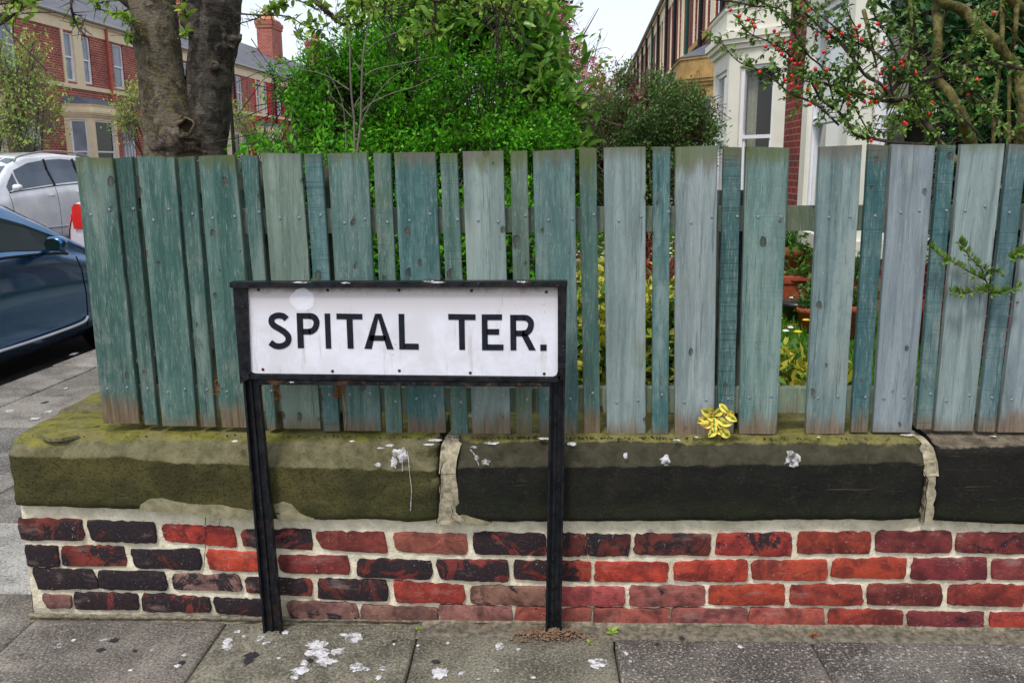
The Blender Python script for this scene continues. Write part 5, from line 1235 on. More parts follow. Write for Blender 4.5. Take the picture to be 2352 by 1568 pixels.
# ------------------------------------------------------------------ vegetation
def ells_px(L):
    """(u, v, Y, ru px, rv px, depth radius m) -> centre, radii"""
    out = []
    for (u, v, Y, ru, rv, ry) in L:
        c = at_y(u, v, Y); k = np.linalg.norm(at_y(u + 10, v, Y) - c) / 10; out.append((c, np.array([ru * k, ry, rv * k])))
    return out
def sample(ells, n, rng, shell=.5, zmin=.15):
    vol = np.array([np.prod(r) ** .75 for _, r in ells]); idx = rng.choice(len(ells), n, p=vol / vol.sum())
    C = np.array([e[0] for e in ells])[idx]; R = np.array([e[1] for e in ells])[idx]
    d = rand_dirs(n, rng); r = rng.uniform(shell ** 3, 1, n) ** (1/3)
    P = C + d * R * r[:, None]; k = P[:, 2] > zmin; return P[k], d[k]
def foliage(ells, nc, per, spread, L, W, seed, mat, parent, name='foliage', up=.6, shell=.5, big=False, twig=None, zmin=.15, tl=.16, holes=None):
    rng = np.random.default_rng(seed); P, d = sample(ells, nc, rng, shell, zmin)
    if holes:
        k = np.array([nz(p[0], p[1], p[2], holes[0]) + .5 * nz(p[0], p[1], p[2], holes[0] * 2.3) for p in P]) > holes[1]; P, d = P[k], d[k]
    n = len(P)
    ax = unit(d + np.array([0, 0, up]) + rng.normal(size=(n, 3)) * .35)             # each clump is a leafy shoot
    t = rng.uniform(-1, .9, (n, per)); base = P[:, None] + ax[:, None] * (t * tl)[:, :, None] + rng.normal(size=(n, per, 3)) * spread
    D = unit(ax[:, None] * .7 + rng.normal(size=(n, per, 3)) * .75); U = unit(rng.normal(size=(n, per, 3)) * .6 + np.array([0, 0, 1.0]))
    l = L * rng.uniform(.5, 1.35, (n, per)) * rng.uniform(.75, 1.3, (n, 1)); w = W * rng.uniform(.7, 1.2, (n, per))
    v, f = leaf_geo(base.reshape(-1, 3), D.reshape(-1, 3), U.reshape(-1, 3), l.ravel(), w.ravel(), big)
    o = fast(name, v, f, M[mat], parent); o['kind'] = 'stuff'
    if twig:
        q = P - ax * tl * 1.3; e = P + ax * tl * .9
        v, f = sticks(q, e, twig[0], twig[0] * .5); v2, f2 = sticks(q - unit(d) * tl * 2.2 - np.array([0, 0, tl * 1.2]), q, twig[0] * 1.5, twig[0])
        o2 = fast('twigs', *join((v, f), (v2, f2)), M[twig[1]], parent); o2['kind'] = 'stuff'
    return o
def stems(parent, base, tips, r0, r1, mat, name='stem', bend=.2, seed=0, one=True):
    rng = np.random.default_rng(seed); mb = MB()
    for tp in tips:
        b = np.array(base) + rng.normal(size=3) * [.05, .05, 0]; m = (b + tp) / 2 + rng.normal(size=3) * bend * .3 + np.array([0, 0, .1]); P = smooth_path([b, b * .7 + m * .3 + [0, 0, .08], m, tp], 4)
        mb.tube(P, list(np.linspace(r0, r1, len(P))), 6)
    return mb.build_split(name, M[mat], parent, True)
def branch_px(mb, uvs, Y, r0, r1, sides=7, dY=0, bump=.15, wob=.01, seed=0, n=6):
    m = len(uvs); pts = [at_y(u, v, Y + dY * i / max(1, m-1) + wob * math.sin(i * 2.3 + seed)) for i, (u, v) in enumerate(uvs)]; P = smooth_path(pts, n)
    mb.tube(P, list(np.linspace(r0, r1, len(P))), sides, bump); return P

# big bright green bush in the middle
bush = empty('privet_bush', 'big bright green leafy bush behind the middle of the fence', 'bush', (-1.2, 6.3, .2))
B0 = np.array([-1.2, 6.3, .2])
def child_fix(root):   # parts were written in world coordinates
    for o in root.children: o.location = -np.array(root.location) if tuple(root.rotation_euler) == (0, 0, 0) else o.location
E1 = ells_px([(900,270,6.3,215,165,.75),(1110,270,6.4,175,150,.8),(765,275,6.2,95,100,.5),(960,170,6.5,170,100,.5),(1190,330,6.2,120,120,.7),(960,420,6.1,330,170,.8),(800,180,6.3,80,70,.4),(680,335,6.1,80,55,.4),(1230,480,6.1,120,130,.6),(760,480,6.2,160,120,.6)])
foliage(E1, 10500, 18, .018, .033, .019, 1, 'privet', bush, twig=(.0026, 'twig'), shell=.45, tl=.10, holes=(3.0, .03))
E1b = ells_px([(665,215,6.1,45,25,.2),(600,320,6.0,40,30,.2),(630,160,6.1,30,16,.1),(715,160,6.1,45,30,.2),(830,90,6.3,50,50,.2),(700,190,6,50,40,.3),(760,110,6.2,40,30,.2)])
foliage(E1b, 170, 11, .018, .033, .019, 2, 'privet', bush, twig=(.0028, 'twig'), shell=.2, tl=.12)
stems(bush, (-1.15, 6.4, .2), [at_y(u, v, 6.3 + .3 * math.sin(u)) for u, v in ((640,200),(700,120),(760,90),(830,60),(900,40),(960,60),(1040,80),(1120,100),(1200,160),(1260,260),(660,300),(780,200),(1000,200),(1100,220),(880,160),(1180,300))], .012, .004, 'twig', name='stem', seed=4)
child_fix(bush)
# bare grey sapling in front of it
sap = empty('sapling', 'thin bare grey sapling with curved branches in front of the bright green bush', 'sapling', (-.85, 4.9, .2))
mb = MB(); YA = 4.9
R2 = lambda a, b: (588 + a / 4, b / 4)
branch_px(mb, [(820,640),(818,400), R2(905,1400), R2(900,1100), R2(880,900), R2(865,640), R2(860,380), R2(835,200)], YA, .009, .003)
branch_px(mb, [(822,640),(822,400), R2(930,1390), R2(960,1150), R2(970,800), R2(985,500), R2(1020,300), R2(1050,100)], YA, .010, .003)
for P_ in ([(960,1160),(1040,980),(1200,760),(1330,660),(1540,490)], [(975,1030),(1060,950),(1250,860),(1480,790),(1690,680)], [(1000,700),(1100,640),(1300,595),(1480,560),(1690,515)], [(1000,500),(1080,410),(1200,340),(1370,280),(1590,280)], [(890,1090),(790,980),(690,880),(650,720)], [(860,830),(740,750),(600,680),(400,635)], [(965,655),(900,560),(868,470),(862,380)], [(900,990),(950,900),(1030,800)], [(830,1395),(820,1150),(780,900),(640,620)]):
    branch_px(mb, [R2(*p) for p in P_], YA, .004, .0015, 6)
mb.build_split('branch', M['twig_g'], sap, True); child_fix(sap)

# broad-leaved laurel behind and above the bush
lau = empty('laurel_tree', 'glossy broad leaved tree rising behind the right side of the bright bush', 'tree', (-.2, 7.2, .2))
E2 = ells_px([(1130,60,7.0,140,90,.6),(1220,170,6.9,80,140,.5),(1020,60,7.1,150,55,.5),(1255,290,6.7,45,90,.4),(1120,-10,7.1,130,60,.6),(920,0,7.3,90,50,.6)])
foliage(E2, 520, 9, .05, .12, .050, 5, 'laurel', lau, big=True, twig=(.004, 'twig'), shell=.3, tl=.16)
E2b = ells_px([(1290,240,6.7,30,90,.2),(1290,330,6.6,40,50,.2)])
foliage(E2b, 70, 9, .04, .12, .05, 6, 'laurel', lau, big=True, twig=(.004, 'twig'), shell=.2)
stems(lau, (-.2, 7.2, .2), [at_y(u, v, 7.1) for u, v in ((1130,60),(1220,170),(1000,40),(1255,290),(1180,-40))], .03, .008, 'twig', seed=9)
child_fix(lau)
# pink blossom tree further back with fine bare twigs
pk = empty('blossom_tree', 'loose pink flowering tree against the white sky behind the laurel', 'tree', (.3, 12, .2))
E3 = ells_px([(1200,70,11.5,120,100,.9),(1300,230,11.2,110,110,.9),(1400,250,11.0,90,70,.7),(1290,130,11.5,60,60,.7),(1020,60,12,160,60,.8),(1330,330,10.8,60,60,.6)])
foliage(E3, 620, 12, .05, .05, .04, 7, 'pink', pk, name='blossom', shell=.1, tl=.14)
foliage(E3, 170, 7, .05, .085, .05, 8, 'lime', pk, twig=(.0045, 'twig_r'), shell=.1, tl=.22)
rng = np.random.default_rng(3); P, d = sample(E3, 800, rng, .1); v, f = sticks(P - d * .2 - [0, 0, .15], P + d * .2 + rng.normal(size=P.shape) * .1, .0035, .0018); o = fast('twigs', v, f, M['twig_r'], pk); o['kind'] = 'stuff'
mb = MB(); 
for uv in ([(1330,360),(1310,260),(1290,180),(1330,100),(1375,20)], [(1330,360),(1345,260),(1400,200),(1460,120)], [(1320,370),(1270,250),(1220,130),(1180,20)], [(1340,370),(1380,290),(1440,240),(1500,180)], [(1300,180),(1280,90),(1300,10)]): branch_px(mb, uv, 11.2, .03, .004, 6)
mb.build_split('branch', M['twig_r'], pk, True)
mb = MB()
for uv in ([(1170,120),(1250,80),(1310,20)], [(1360,165),(1368,120),(1378,80),(1380,68)], [(1375,70),(1385,66)], [(1340,190),(1360,125),(1390,110),(1405,118)], [(1440,180),(1446,150),(1452,122)]): branch_px(mb, uv, 11, .006, .003, 5)
mb.build_split('branch', M['twig_g'], pk, True); child_fix(pk)
# dark ivy clump at the top
iv = empty('ivy_covered_trunk', 'dark ivy clad tree top at the upper edge left of the sky gap', 'tree', (.1, 14, .2))
E4 = ells_px([(1245,10,14,48,50,.5),(1235,-60,14,60,60,.6),(1255,40,14,32,26,.3)]); foliage(E4, 420, 10, .07, .11, .09, 9, 'ivy', iv, shell=.2)
mb = MB(); branch_px(mb, [(1225,560),(1228,300),(1232,100),(1236,-60)], 14, .12, .08, 9); mb.build('trunk', M['bark'], iv, True, color=(*srgb(70, 62, 50)[:3], .3)); child_fix(iv)
# olive evergreen bush with fine dead twigs
yw = empty('evergreen_bush', 'dark olive twiggy evergreen bush between the bright bush and the white bay window', 'bush', (1.0, 8.2, .2))
E5 = ells_px([(1480,280,8.2,130,85,.7),(1400,330,8.0,100,80,.6),(1570,300,8.2,75,70,.5),(1440,420,8.0,170,120,.6),(1350,380,7.9,60,90,.5),(1500,210,8.3,50,35,.3),(1440,185,8.3,26,30,.2),(1600,350,8.1,50,70,.4),(1610,225,8.2,30,30,.3)])
foliage(E5, 4200, 17, .03, .034, .018, 11, 'yew', yw, twig=(.0024, 'twig_r'), shell=.4, tl=.1, holes=(3.0, -.12))
rng = np.random.default_rng(5); P, d = sample(E5, 350, rng, .8); v, f = sticks(P - d * .12, P + d * .12 + [0, 0, .08], .0028, .0012); o = fast('twigs', v, f, M['twig_r'], yw); o['kind'] = 'stuff'
stems(yw, (.95, 8.2, .2), [at_y(u, v, 8.2) for u, v in ((1480,210),(1400,260),(1570,240),(1350,320),(1620,330),(1440,170),(1520,260))], .02, .005, 'twig_r', seed=12); child_fix(yw)
# dark hedge seen through the pickets below
hd = empty('shrub', 'dark green shrub low behind the pickets left of the sign', 'shrub', (-1.5, 4.4, .2))
E6 = ells_px([(700,520,4.6,180,160,.3),(950,600,4.7,180,130,.35),(1150,560,4.8,130,130,.35),(850,800,4.3,330,140,.3),(1100,850,4.2,160,100,.3)]); foliage(E6, 1600, 12, .03, .045, .025, 13, 'privet', hd, twig=(.003, 'twig'), shell=.3); child_fix(hd)
# variegated yellow-green bushes just behind the fence
for k, (lab, el, n) in enumerate((('yellow and green variegated bush behind the pickets just right of the sign', [(1340,760,3.15,70,130,.2),(1430,740,3.2,90,100,.2),(1390,860,3.1,150,60,.22),(1340,680,3.2,30,40,.1)], 210),
                                  ('yellow variegated bush behind the pickets beneath the yellow sprig', [(1560,790,3.2,80,110,.2),(1640,820,3.1,90,120,.2),(1510,700,3.2,40,50,.1)], 190),
                                  ('low pale variegated plant in the wide gap between pickets at right', [(1830,868,3.2,60,34,.14),(1800,862,3.3,30,40,.1),(1900,890,3.2,60,26,.1)], 110),)):
    e = ells_px(el); r_ = empty('variegated_bush', lab, 'bush', (e[0][0][0], e[0][0][1], .2), group='yellow variegated bushes behind the fence')
    foliage(e, n, 10, .024, .042, .024, 20 + k, 'euon', r_, big=True, twig=(.0018, 'mid'), shell=.1, zmin=.22, tl=.05, up=1)
    foliage(e, n, 7, .03, .04, .022, 30 + k, 'mid', r_, name='inner_foliage', shell=.0, zmin=.22, tl=.05, up=1); child_fix(r_)
# red leaved plants
for k, (u, v, Y, ru, rv, lab) in enumerate(((1512, 650, 4.6, 34, 70, 'tall rust red leaved plant seen between pickets right of the sign'), (1335, 690, 4.7, 40, 40, 'small rust red leaved plant behind the yellow bush by the sign'))):
    e = ells_px([(u, v, Y, ru, rv, .15), (u + 10, v + 60, Y, ru, 50, .15)]); r_ = empty('red_plant', lab, 'plant', (e[0][0][0], Y, .2), group='red leaved plants'); foliage(e, 130, 12, .03, .06, .012, 40 + k, 'redleaf', r_, shell=.1, twig=(.002, 'twig_r'), up=1.2); child_fix(r_)
# low green growth right behind the foot of the fence
lo = empty('ground_plants', 'low dark weeds and leaves behind the foot of the pickets', 'plants', (0, 2.8, .2))
el = [((x, 2.82 + .06 * math.sin(x * 7), .33 + .05 * math.sin(x * 5)), np.array([.14, .10, .15])) for x in np.arange(-1.1, 2.0, .17)]
foliage([(np.array(c), r) for c, r in el], 520, 8, .022, .036, .02, 51, 'mid', lo, shell=.1, up=1); foliage([(np.array(c), r) for c, r in el], 120, 5, .022, .04, .02, 52, 'rustleaf', lo, name='dead_leaves', shell=.1, up=.2); child_fix(lo)
rl = tag(None, None) if False else None
# lawn blades and daisies
def grass():
    rng = np.random.default_rng(9); n = 52000; X = rng.uniform(-.9, 4.2, n); Y = 3.0 + rng.uniform(0, 1, n) ** 1.5 * 13; X = X + .0425 * (Y - 3)
    Z = .2 + .0 * X; C = np.stack([X, Y, Z], 1); D = unit(np.stack([rng.normal(0, .35, n), rng.normal(0, .35, n), np.ones(n)], 1)); U = rand_dirs(n, rng)
    v, f = leaf_geo(C, D, U, rng.uniform(.04, .10, n), rng.uniform(.004, .009, n) * (1 + Y / 8)); return tag(fast('grass', v, f, M['grass'], None), 'short green lawn grass in the front garden', 'grass', kind='stuff')
grass()
def daisies():
    rng = np.random.default_rng(12); vs, fs, ys_ = [], [], []
    g = empty('daisies', 'white daisies and yellow flowers dotted in the lawn behind the pickets', 'flowers', (1, 9, .2)); g['kind'] = 'stuff'
    for mat, nm, n, r in (('petal', 'white_flowers', 260, .022), ('yellow', 'yellow_flowers', 130, .028)):
        C = np.stack([rng.uniform(.1, 2.2, n), rng.uniform(5.5, 14, n), rng.uniform(.29, .34, n)], 1) - np.array([1, 9, .2]); m = MB()
        for c in C: m.lathe([(0, .004), (r * .6, .006), (r, 0)], c, 7)
        m.build(nm, M[mat], g)
daisies()
# brick edging of the path in the lawn
pa = empty('path_edging', 'line of pinkish brick edging across the lawn', 'edging', tuple(at_z(1400, 603, .22)))
for i in range(18):
    MB().box(-1.9 + i * .225, -1.9 + i * .225 + .21, -.22 + .01 * math.sin(i), .02, -.02, .05 + .004 * math.sin(i * 3)).build('brick', plain('edging_stone', srgb(168, 130, 108), .9, .2, 20, .3) if i == 0 else bpy.data.materials['edging_stone'], pa)

# ------------------------------------------------------------------ street tree with two grey trunks
tree = empty('street_tree', 'big tree with two grey patchy trunks rising behind the fence at left', 'tree', (-2.55, 6.3, 0))
YT = 6.3
def trunk(uvw, Y, name, col, al, sides=40, dy=0):
    P, R = [], []
    for (ul, ur, v) in uvw:
        a, b = at_y(ul, v, Y), at_y(ur, v, Y); P.append((a + b) / 2); R.append(abs(b[0] - a[0]) / 2)
    PP = smooth_path([np.append(p, r) for p, r in zip(P, R)], 12); mb = MB(); n0 = 0; m = len(PP)
    for i, q in enumerate(PP):
        c, r = q[:3], q[3]
        for j in range(sides):
            t = 2 * math.pi * j / sides; d = np.array([math.cos(t), math.sin(t), 0]); k = 1 + .05 * nz(math.cos(t) * 1.2, math.sin(t) * 1.2, c[2] * 2.2) + .022 * nz(math.cos(t) * 5, math.sin(t) * 5, c[2] * 14) + .018 * nz(math.cos(t) * 3, math.sin(t) * 3, c[2] * 40)
            mb.v.append(tuple(c + d * r * k))
    for i in range(m-1):
        for j in range(sides): mb.f.append((i*sides+j, i*sides+(j+1) % sides, (i+1)*sides+(j+1) % sides, (i+1)*sides+j))
    return mb.build(name, M['bark'], tree, True, color=(*col[:3], al)), PP
trunk([(368,545,1100),(360,540,760),(345,500,560),(338,470,400),(336,468,350),(334,452,290),(325,430,220),(318,418,150),(307,412,90),(304,408,40),(300,402,0),(296,402,-60),(290,398,-160)], YT, 'trunk', srgb(116, 104, 90), 1.0)
trunk([(400,560,1100),(415,548,760),(432,530,520),(438,528,400),(438,520,345),(433,526,290),(430,530,220),(429,534,160),(436,543,120),(437,548,90),(438,552,50),(450,556,0),(450,570,-60),(470,600,-160)], YT + .10, 'trunk', srgb(46, 41, 42), .15)
mb = MB()   # knob where the right trunk forks, limb stubs
def blob(mb, c, r, seed, sx=1, sy=1, sz=1, n=14):
    n0 = len(mb.v); mb.cuts.append((n0, len(mb.f)))
    for i in range(n + 1):
        a = math.pi * i / n
        for j in range(n * 2):
            b = math.pi * j / n; d = np.array([math.sin(a) * math.cos(b), math.sin(a) * math.sin(b), math.cos(a)]); k = 1 + .22 * nz(*(d * 1.6 + seed)) + .10 * nz(*(d * 5 + seed)); mb.v.append(tuple(np.array(c) + d * r * k * np.array([sx, sy, sz])))
    for i in range(n):
        for j in range(n * 2): mb.f.append((n0 + i*n*2 + j, n0 + i*n*2 + (j+1) % (n*2), n0 + (i+1)*n*2 + (j+1) % (n*2), n0 + (i+1)*n*2 + j))
kx_ = lambda u, v, Y=YT: at_y(u, v, Y)
blob(mb, kx_(448, 45, YT), .10, 1, 1, .9, 1.1); blob(mb, kx_(438, 22, YT), .05, 2); blob(mb, kx_(538, 92, YT), .035, 3)
branch_px(mb, [(440,60),(432,30),(428,0),(424,-60)], YT, .05, .04, 10); branch_px(mb, [(530,110),(542,95),(549,92),(552,80)], YT, .03, .014, 8); branch_px(mb, [(330,30),(308,14),(290,4),(276,-6)], YT, .045, .028, 10)
branch_px(mb, [(318,96),(305,98),(296,92),(291,88)], YT - .1, .02, .008, 7)
mb.build_split('knob', M['bark'], tree, True, color=(*srgb(66, 56, 52)[:3], .2))
mb = MB(); yb = YT - .22
blob(mb, kx_(365, 330, YT - .165), .075, 5, 1, .8, 1.1); blob(mb, kx_(400, 320, YT - .185), .09, 6, 1.3, .8, 1.1); blob(mb, kx_(354, 285, YT - .145), .04, 7, .7, .6, 1.6); blob(mb, kx_(436, 332, YT - .18), .06, 8, 1.4, .8, .8)
branch_px(mb, [(395,318),(415,330),(440,335),(462,345),(474,352)], yb + .05, .05, .014, 10, bump=.5); branch_px(mb, [(380,345),(372,320),(385,300),(402,300)], yb + .04, .035, .02, 9, bump=.5)
mb.build_split('burr', M['bark'], tree, True, color=(*srgb(98, 84, 74)[:3], .3))
mb = MB(); c = kx_(428, 293, yb - .03); ring = []   # rim of the hollow
for i in range(25):
    t = 2 * math.pi * i / 24; kk = 1 + .16 * math.sin(t * 2 + 1) + .08 * math.sin(t * 5); ring.append(c + np.array([math.cos(t) * .062 * kk, -.02 - .03 * math.cos(t) + .02 * math.sin(t), math.sin(t) * .068 * kk]))
mb.tube(ring, [.012 - .006 * math.sin(2 * math.pi * i / 24 + .4) for i in range(25)], 8, .5, cap=False); mb.build('knot_rim', M['bark'], tree, True, color=(*srgb(110, 92, 74)[:3], .5))
mb = MB(); mb.lathe([(.0, .05), (.058, .03), (.072, 0)], (0, 0, 0), 18); o = mesh('hollow', [(c[0] + a, c[1] + z + .01, c[2] + b) for a, b, z in mb.v], mb.f, M['dirt'], tree)
c = kx_(495, 152, YT - .04)
mb = MB(); mb.tube([c + np.array([math.cos(t) * .026, -.012, math.sin(t) * .026]) for t in np.linspace(0, 6.29, 16)], .009, 6, cap=False); mb.tube([c + (0, -.002, 0), c + (0, -.014, 0)], [.022, .016], 10); mb.build('branch_scar', M['bark'], tree, True, color=(*srgb(92, 76, 64)[:3], 0))
# overhanging branches of the tree
R1 = lambda a, b: (a / 4, b / 4)
mb = MB(); br = []
def tb(uvs, r0, r1, Y=5.6, dY=0): br.append(branch_px(mb, uvs, Y, r0, r1, 7, dY, .25, .03, len(br)))
tb([R2(440,-160), R2(520,-20), R2(600,60), R2(700,150), R2(745,205)], .022, .013); tb([R2(740,160), R2(800,155), R2(870,150)], .006, .003); tb([R2(740,205), R2(850,228), R2(960,222), R2(975,180), R2(972,0)], .008, .006)
tb([R2(700,-60), R2(830,-10), R2(1000,60), R2(1110,100)], .006, .002); tb([R1(2180,125), R2(0,140), R2(280,152), R2(450,240), R2(540,270), R2(620,310)], .006, .002); tb([R2(350,200), R2(380,290), R2(430,370)], .003, .001); tb([R1(2170,225), R1(2352,175), R2(100,120), R2(200,60), R2(290,20)], .004, .002)
tb([R2(270,-20), R2(420,20), R2(560,90), R2(640,70)], .004, .002); tb([R2(470,190), R2(560,215), R2(700,260)], .003, .0015)
tb([R2(1560,-40), R2(1640,10), R2(1740,15), R2(1840,48), R2(1870,-30)], .012, .008); tb([R2(1640,20), R2(1650,120), R2(1640,230), R2(1590,310), R2(1500,350), R2(1410,330), R2(1350,260)], .008, .003); tb([R2(1640,240), R2(1660,300), R2(1700,325)], .003, .001); tb([R2(1580,310), R2(1580,360)], .002, .001); tb([R2(1420,340), R2(1390,400), R2(1350,430)], .002, .001)
tb([R2(850,-20), R2(900,60), R2(830,200), R2(840,300)], .003, .002)
tb([R1(660,-60), R1(655,60), R1(680,170), R1(720,250), R1(780,330)], .008, .005, 4.6); tb([R1(-40,250), R1(60,190), R1(150,110), R1(190,80), R1(230,-40)], .007, .004, 4.6); tb([R1(-20,40), R1(180,20), R1(300,10), R1(400,-10)], .006, .004, 4.6); tb([R1(0,150), R1(90,90), R1(120,20), R1(160,-20)], .004, .003, 4.6)
tb([R1(1190,85), R1(1100,115), R1(1020,130), R1(940,95), R1(880,80)], .006, .002, 6); tb([R1(1240,390), R1(1190,330), R1(1140,322)], .004, .002, 6.1); tb([R1(840,10), R1(900,30), R1(1000,15), R1(1080,8)], .004, .002, 6); tb([R1(1230,230), R1(1190,200), R1(1130,190)], .004, .002, 6.1)
tb([R1(1700,-40), R1(1680,60), R1(1720,160)], .01, .006, 6); tb([R1(1640,350), R1(1700,320), R1(1725,290)], .004, .002, 6)
mb.build_split('branch', M['twig'], tree, True)
# spring leaves and buds along them
rng = np.random.default_rng(31); C, D, Ls = [], [], []
for k, P in enumerate(br):
    far = P[0][1] > 5
    for i in range(len(P) * 3):
        s = rng.uniform(.1, .999) * (len(P) - 1); j = int(s); p = P[j] + (P[min(j+1, len(P)-1)] - P[j]) * (s - j)
        if rng.random() < (.26 if far else .16):
            m = rng.integers(2, 5)
            for _ in range(m): C.append(p + rng.normal(size=3) * .008); D.append(rng.normal(size=3) * .7 + [0, -.1, .1]); Ls.append((rng.uniform(.035, .08) if rng.random() < .6 else .02) * (1 if far else .75))
C, D, Ls = np.array(C), np.array(D), np.array(Ls); v, f = leaf_geo(C, D, rand_dirs(len(C), rng) * .5 + [0, 0, 1], Ls, Ls * .55, True); o = fast('leaves', v, f, M['lime'], tree); o['kind'] = 'stuff'
P0 = np.concatenate([np.array(P) for P in br]); P0 = P0[rng.integers(0, len(P0), 420)]; v, f = sticks(P0, P0 + rng.normal(size=P0.shape) * .035, .003, .0012); o = fast('spurs', v, f, M['twig'], tree); o['kind'] = 'stuff'
E7 = ells_px([(900,5,5.7,120,22,.4),(1150,-20,5.7,140,40,.5),(30,20,4.6,50,28,.2),(70,55,4.6,25,18,.1)]); foliage(E7, 60, 5, .03, .065, .036, 33, 'lime', tree, name='leaves', big=True, shell=.1, twig=(.003, 'twig'), tl=.1)
child_fix(tree)

# small pale green trees across the road
def small_tree(q, t, h, label, ell, n, seed, mat='pale', L=.085, dens=7):
    b = st(q, t, -.1); r_ = empty('young_tree', label, 'tree', tuple(b), group='young pale green trees across the street')
    foliage(ell, n, dens, .09, L, L * .5, seed, mat, r_, twig=(.004, 'twig_g'), shell=.1, tl=.2, up=1.4)
    tips = [c + np.array([0, 0, r[2] * .7]) for c, r in ell] + [c for c, r in ell]; stems(r_, b, tips, .04, .01, 'twig', name='trunk', seed=seed, bend=.5); child_fix(r_)
small_tree(-11.6, 17.0, 4, 'young pale green tree at the far left behind the silver car', ells_px([(60,180,17,48,80,.9),(20,240,17,60,90,.9),(100,240,17,40,60,.8),(60,300,17,70,50,.9),(10,130,17,50,60,.9),(80,120,17,20,40,.5)]), 420, 61)
small_tree(-12.0, 24.5, 3, 'small pale green tree just left of the big grey trunk', ells_px([(300,250,24.5,35,50,.9),(325,215,24.5,20,30,.7),(290,290,24.5,25,25,.8)]), 170, 62)
small_tree(-12.2, 33.0, 3, 'faint pale green tree right of the lamp post before the red house', ells_px([(548,265,33,28,40,1),(575,290,33,24,26,1)]), 120, 63)

# ------------------------------------------------------------------ cotoneaster with red berries
cot = empty('berry_shrub', 'arching shrub with small leaves and red berries before the white house', 'shrub', (1.7, 3.3, .25))
R4 = lambda a, b: (1764 + a / 4, b / 4)
YC = 3.35
mb = MB(); cb = []
def c4(pts, r0, r1, Y=YC, dY=0): cb.append(branch_px(mb, [R4(*p) for p in pts], Y, r0, r1, 7, dY, .2, .02, len(cb)))
c4([(1600,1500),(1570,1330),(1500,1200),(1400,1060),(1330,920),(1260,900),(1160,930),(1000,920),(870,870),(760,840),(640,800)], .014, .003)
c4([(1500,1330),(1340,1325),(1100,1300),(940,1270),(830,1250),(750,1180),(660,1040),(560,970),(480,900),(400,760),(330,640),(250,570),(130,450),(0,380),(-180,300),(-300,150)], .0075, .0018)
c4([(650,1150),(480,990),(330,910),(200,860),(60,740),(-100,640),(-250,580),(-360,480),(-452,340)], .0045, .0015)
c4([(1160,930),(1040,780),(900,700),(800,560),(700,440),(620,360),(500,270),(380,160),(200,0),(100,-80)], .007, .003)
c4([(1540,715),(1270,720),(1150,640),(1040,530),(880,420),(740,370),(600,240),(400,80),(300,-40)], .007, .002)
c4([(1000,920),(1150,820),(1260,700),(1430,740),(1560,710),(1800,610),(1960,590),(2100,580),(2352,640),(2600,700)], .009, .005)
c4([(660,1030),(700,900),(760,680),(830,540),(820,300),(750,150),(680,-30)], .0035, .002); c4([(600,980),(590,880),(540,700),(480,600),(380,520),(300,400),(220,280),(60,110),(-60,20),(-300,-20)], .004, .0018)
c4([(1150,900),(1120,700),(1180,520),(1100,330),(1040,250),(960,100),(940,-40)], .005, .003); c4([(1300,900),(1330,700),(1310,400),(1350,160),(1320,-40)], .005, .003); c4([(200,560),(250,430),(245,250),(240,-20)], .003, .002); c4([(-600,-20),(-300,20),(-120,60),(100,80),(200,180),(420,260),(560,380)], .004, .002)
c4([(930,1230),(820,1030),(760,930),(700,840),(560,780),(400,740),(240,690),(120,650),(-20,650)], .003, .0015); c4([(1160,930),(1220,1100),(1120,1190),(930,1180)], .003, .001); c4([(1560,1330),(1430,1110),(1250,1140),(1120,1190)], .003, .0012); c4([(2000,1320),(1830,1120),(1650,980),(1500,920),(1330,870)], .004, .002)
c4([(2352,1060),(2160,1250),(1900,980),(1880,800),(1860,620)], .003, .002); c4([(2140,1320),(2100,1100),(1960,900),(1820,780),(1600,640),(1400,500)], .004, .002)
c4([(1720,510),(1800,470),(1840,400),(1950,330)], .003, .002); c4([(1960,180),(1970,80),(2090,10)], .003, .002)
mb.build_split('branch', M['twig'], cot, True)
rng = np.random.default_rng(77); C, D, Bp, tw0, tw1 = [], [], [], [], []
for k, P in enumerate(cb):
    m = len(P)
    for i in range(m * 5):
        s = rng.uniform(.12, .999) * (m - 1); j = int(s); p = np.array(P[j] + (P[min(j+1, m-1)] - P[j]) * (s - j)); uu = p[0] / p[1]
        if rng.random() < .19:
            dr = unit(rng.normal(size=3) + [0, 0, .35]); ln = rng.uniform(.015, .085); e = p + dr * ln; tw0.append(p); tw1.append(e)
            for q in np.linspace(.25, 1, 2 + int(ln * 50)):
                for _ in range(2): C.append(p + dr * ln * q); D.append(dr * .6 + rng.normal(size=3) * .7)
            if rng.random() < .05 and uu < .52: Bp.append(e + [0, -.01, -.008])
v, f = sticks(np.array(tw0), np.array(tw1), .0013, .0007); o = fast('twigs', v, f, M['twig_r'], cot); o['kind'] = 'stuff'
C, D = np.array(C), np.array(D); v, f = leaf_geo(C, D, rand_dirs(len(C), rng) * .6 + [0, -.3, 1], rng.uniform(.013, .028, len(C)), rng.uniform(.009, .015, len(C)), True); o = fast('leaves', v, f, M['cot'], cot); o['kind'] = 'stuff'
_b = MB(); _b.lathe([(0, -.0075), (.004, -.006), (.0064, -.002), (.0064, .002), (.004, .006), (.0012, .0078), (0, .007)], (0, 0, 0), 8); BM = bpy.data.meshes.new('berry'); BM.from_pydata(_b.v, [], _b.f); BM.materials.append(M['berry']); BM.polygons.foreach_set('use_smooth', [True] * len(BM.polygons))
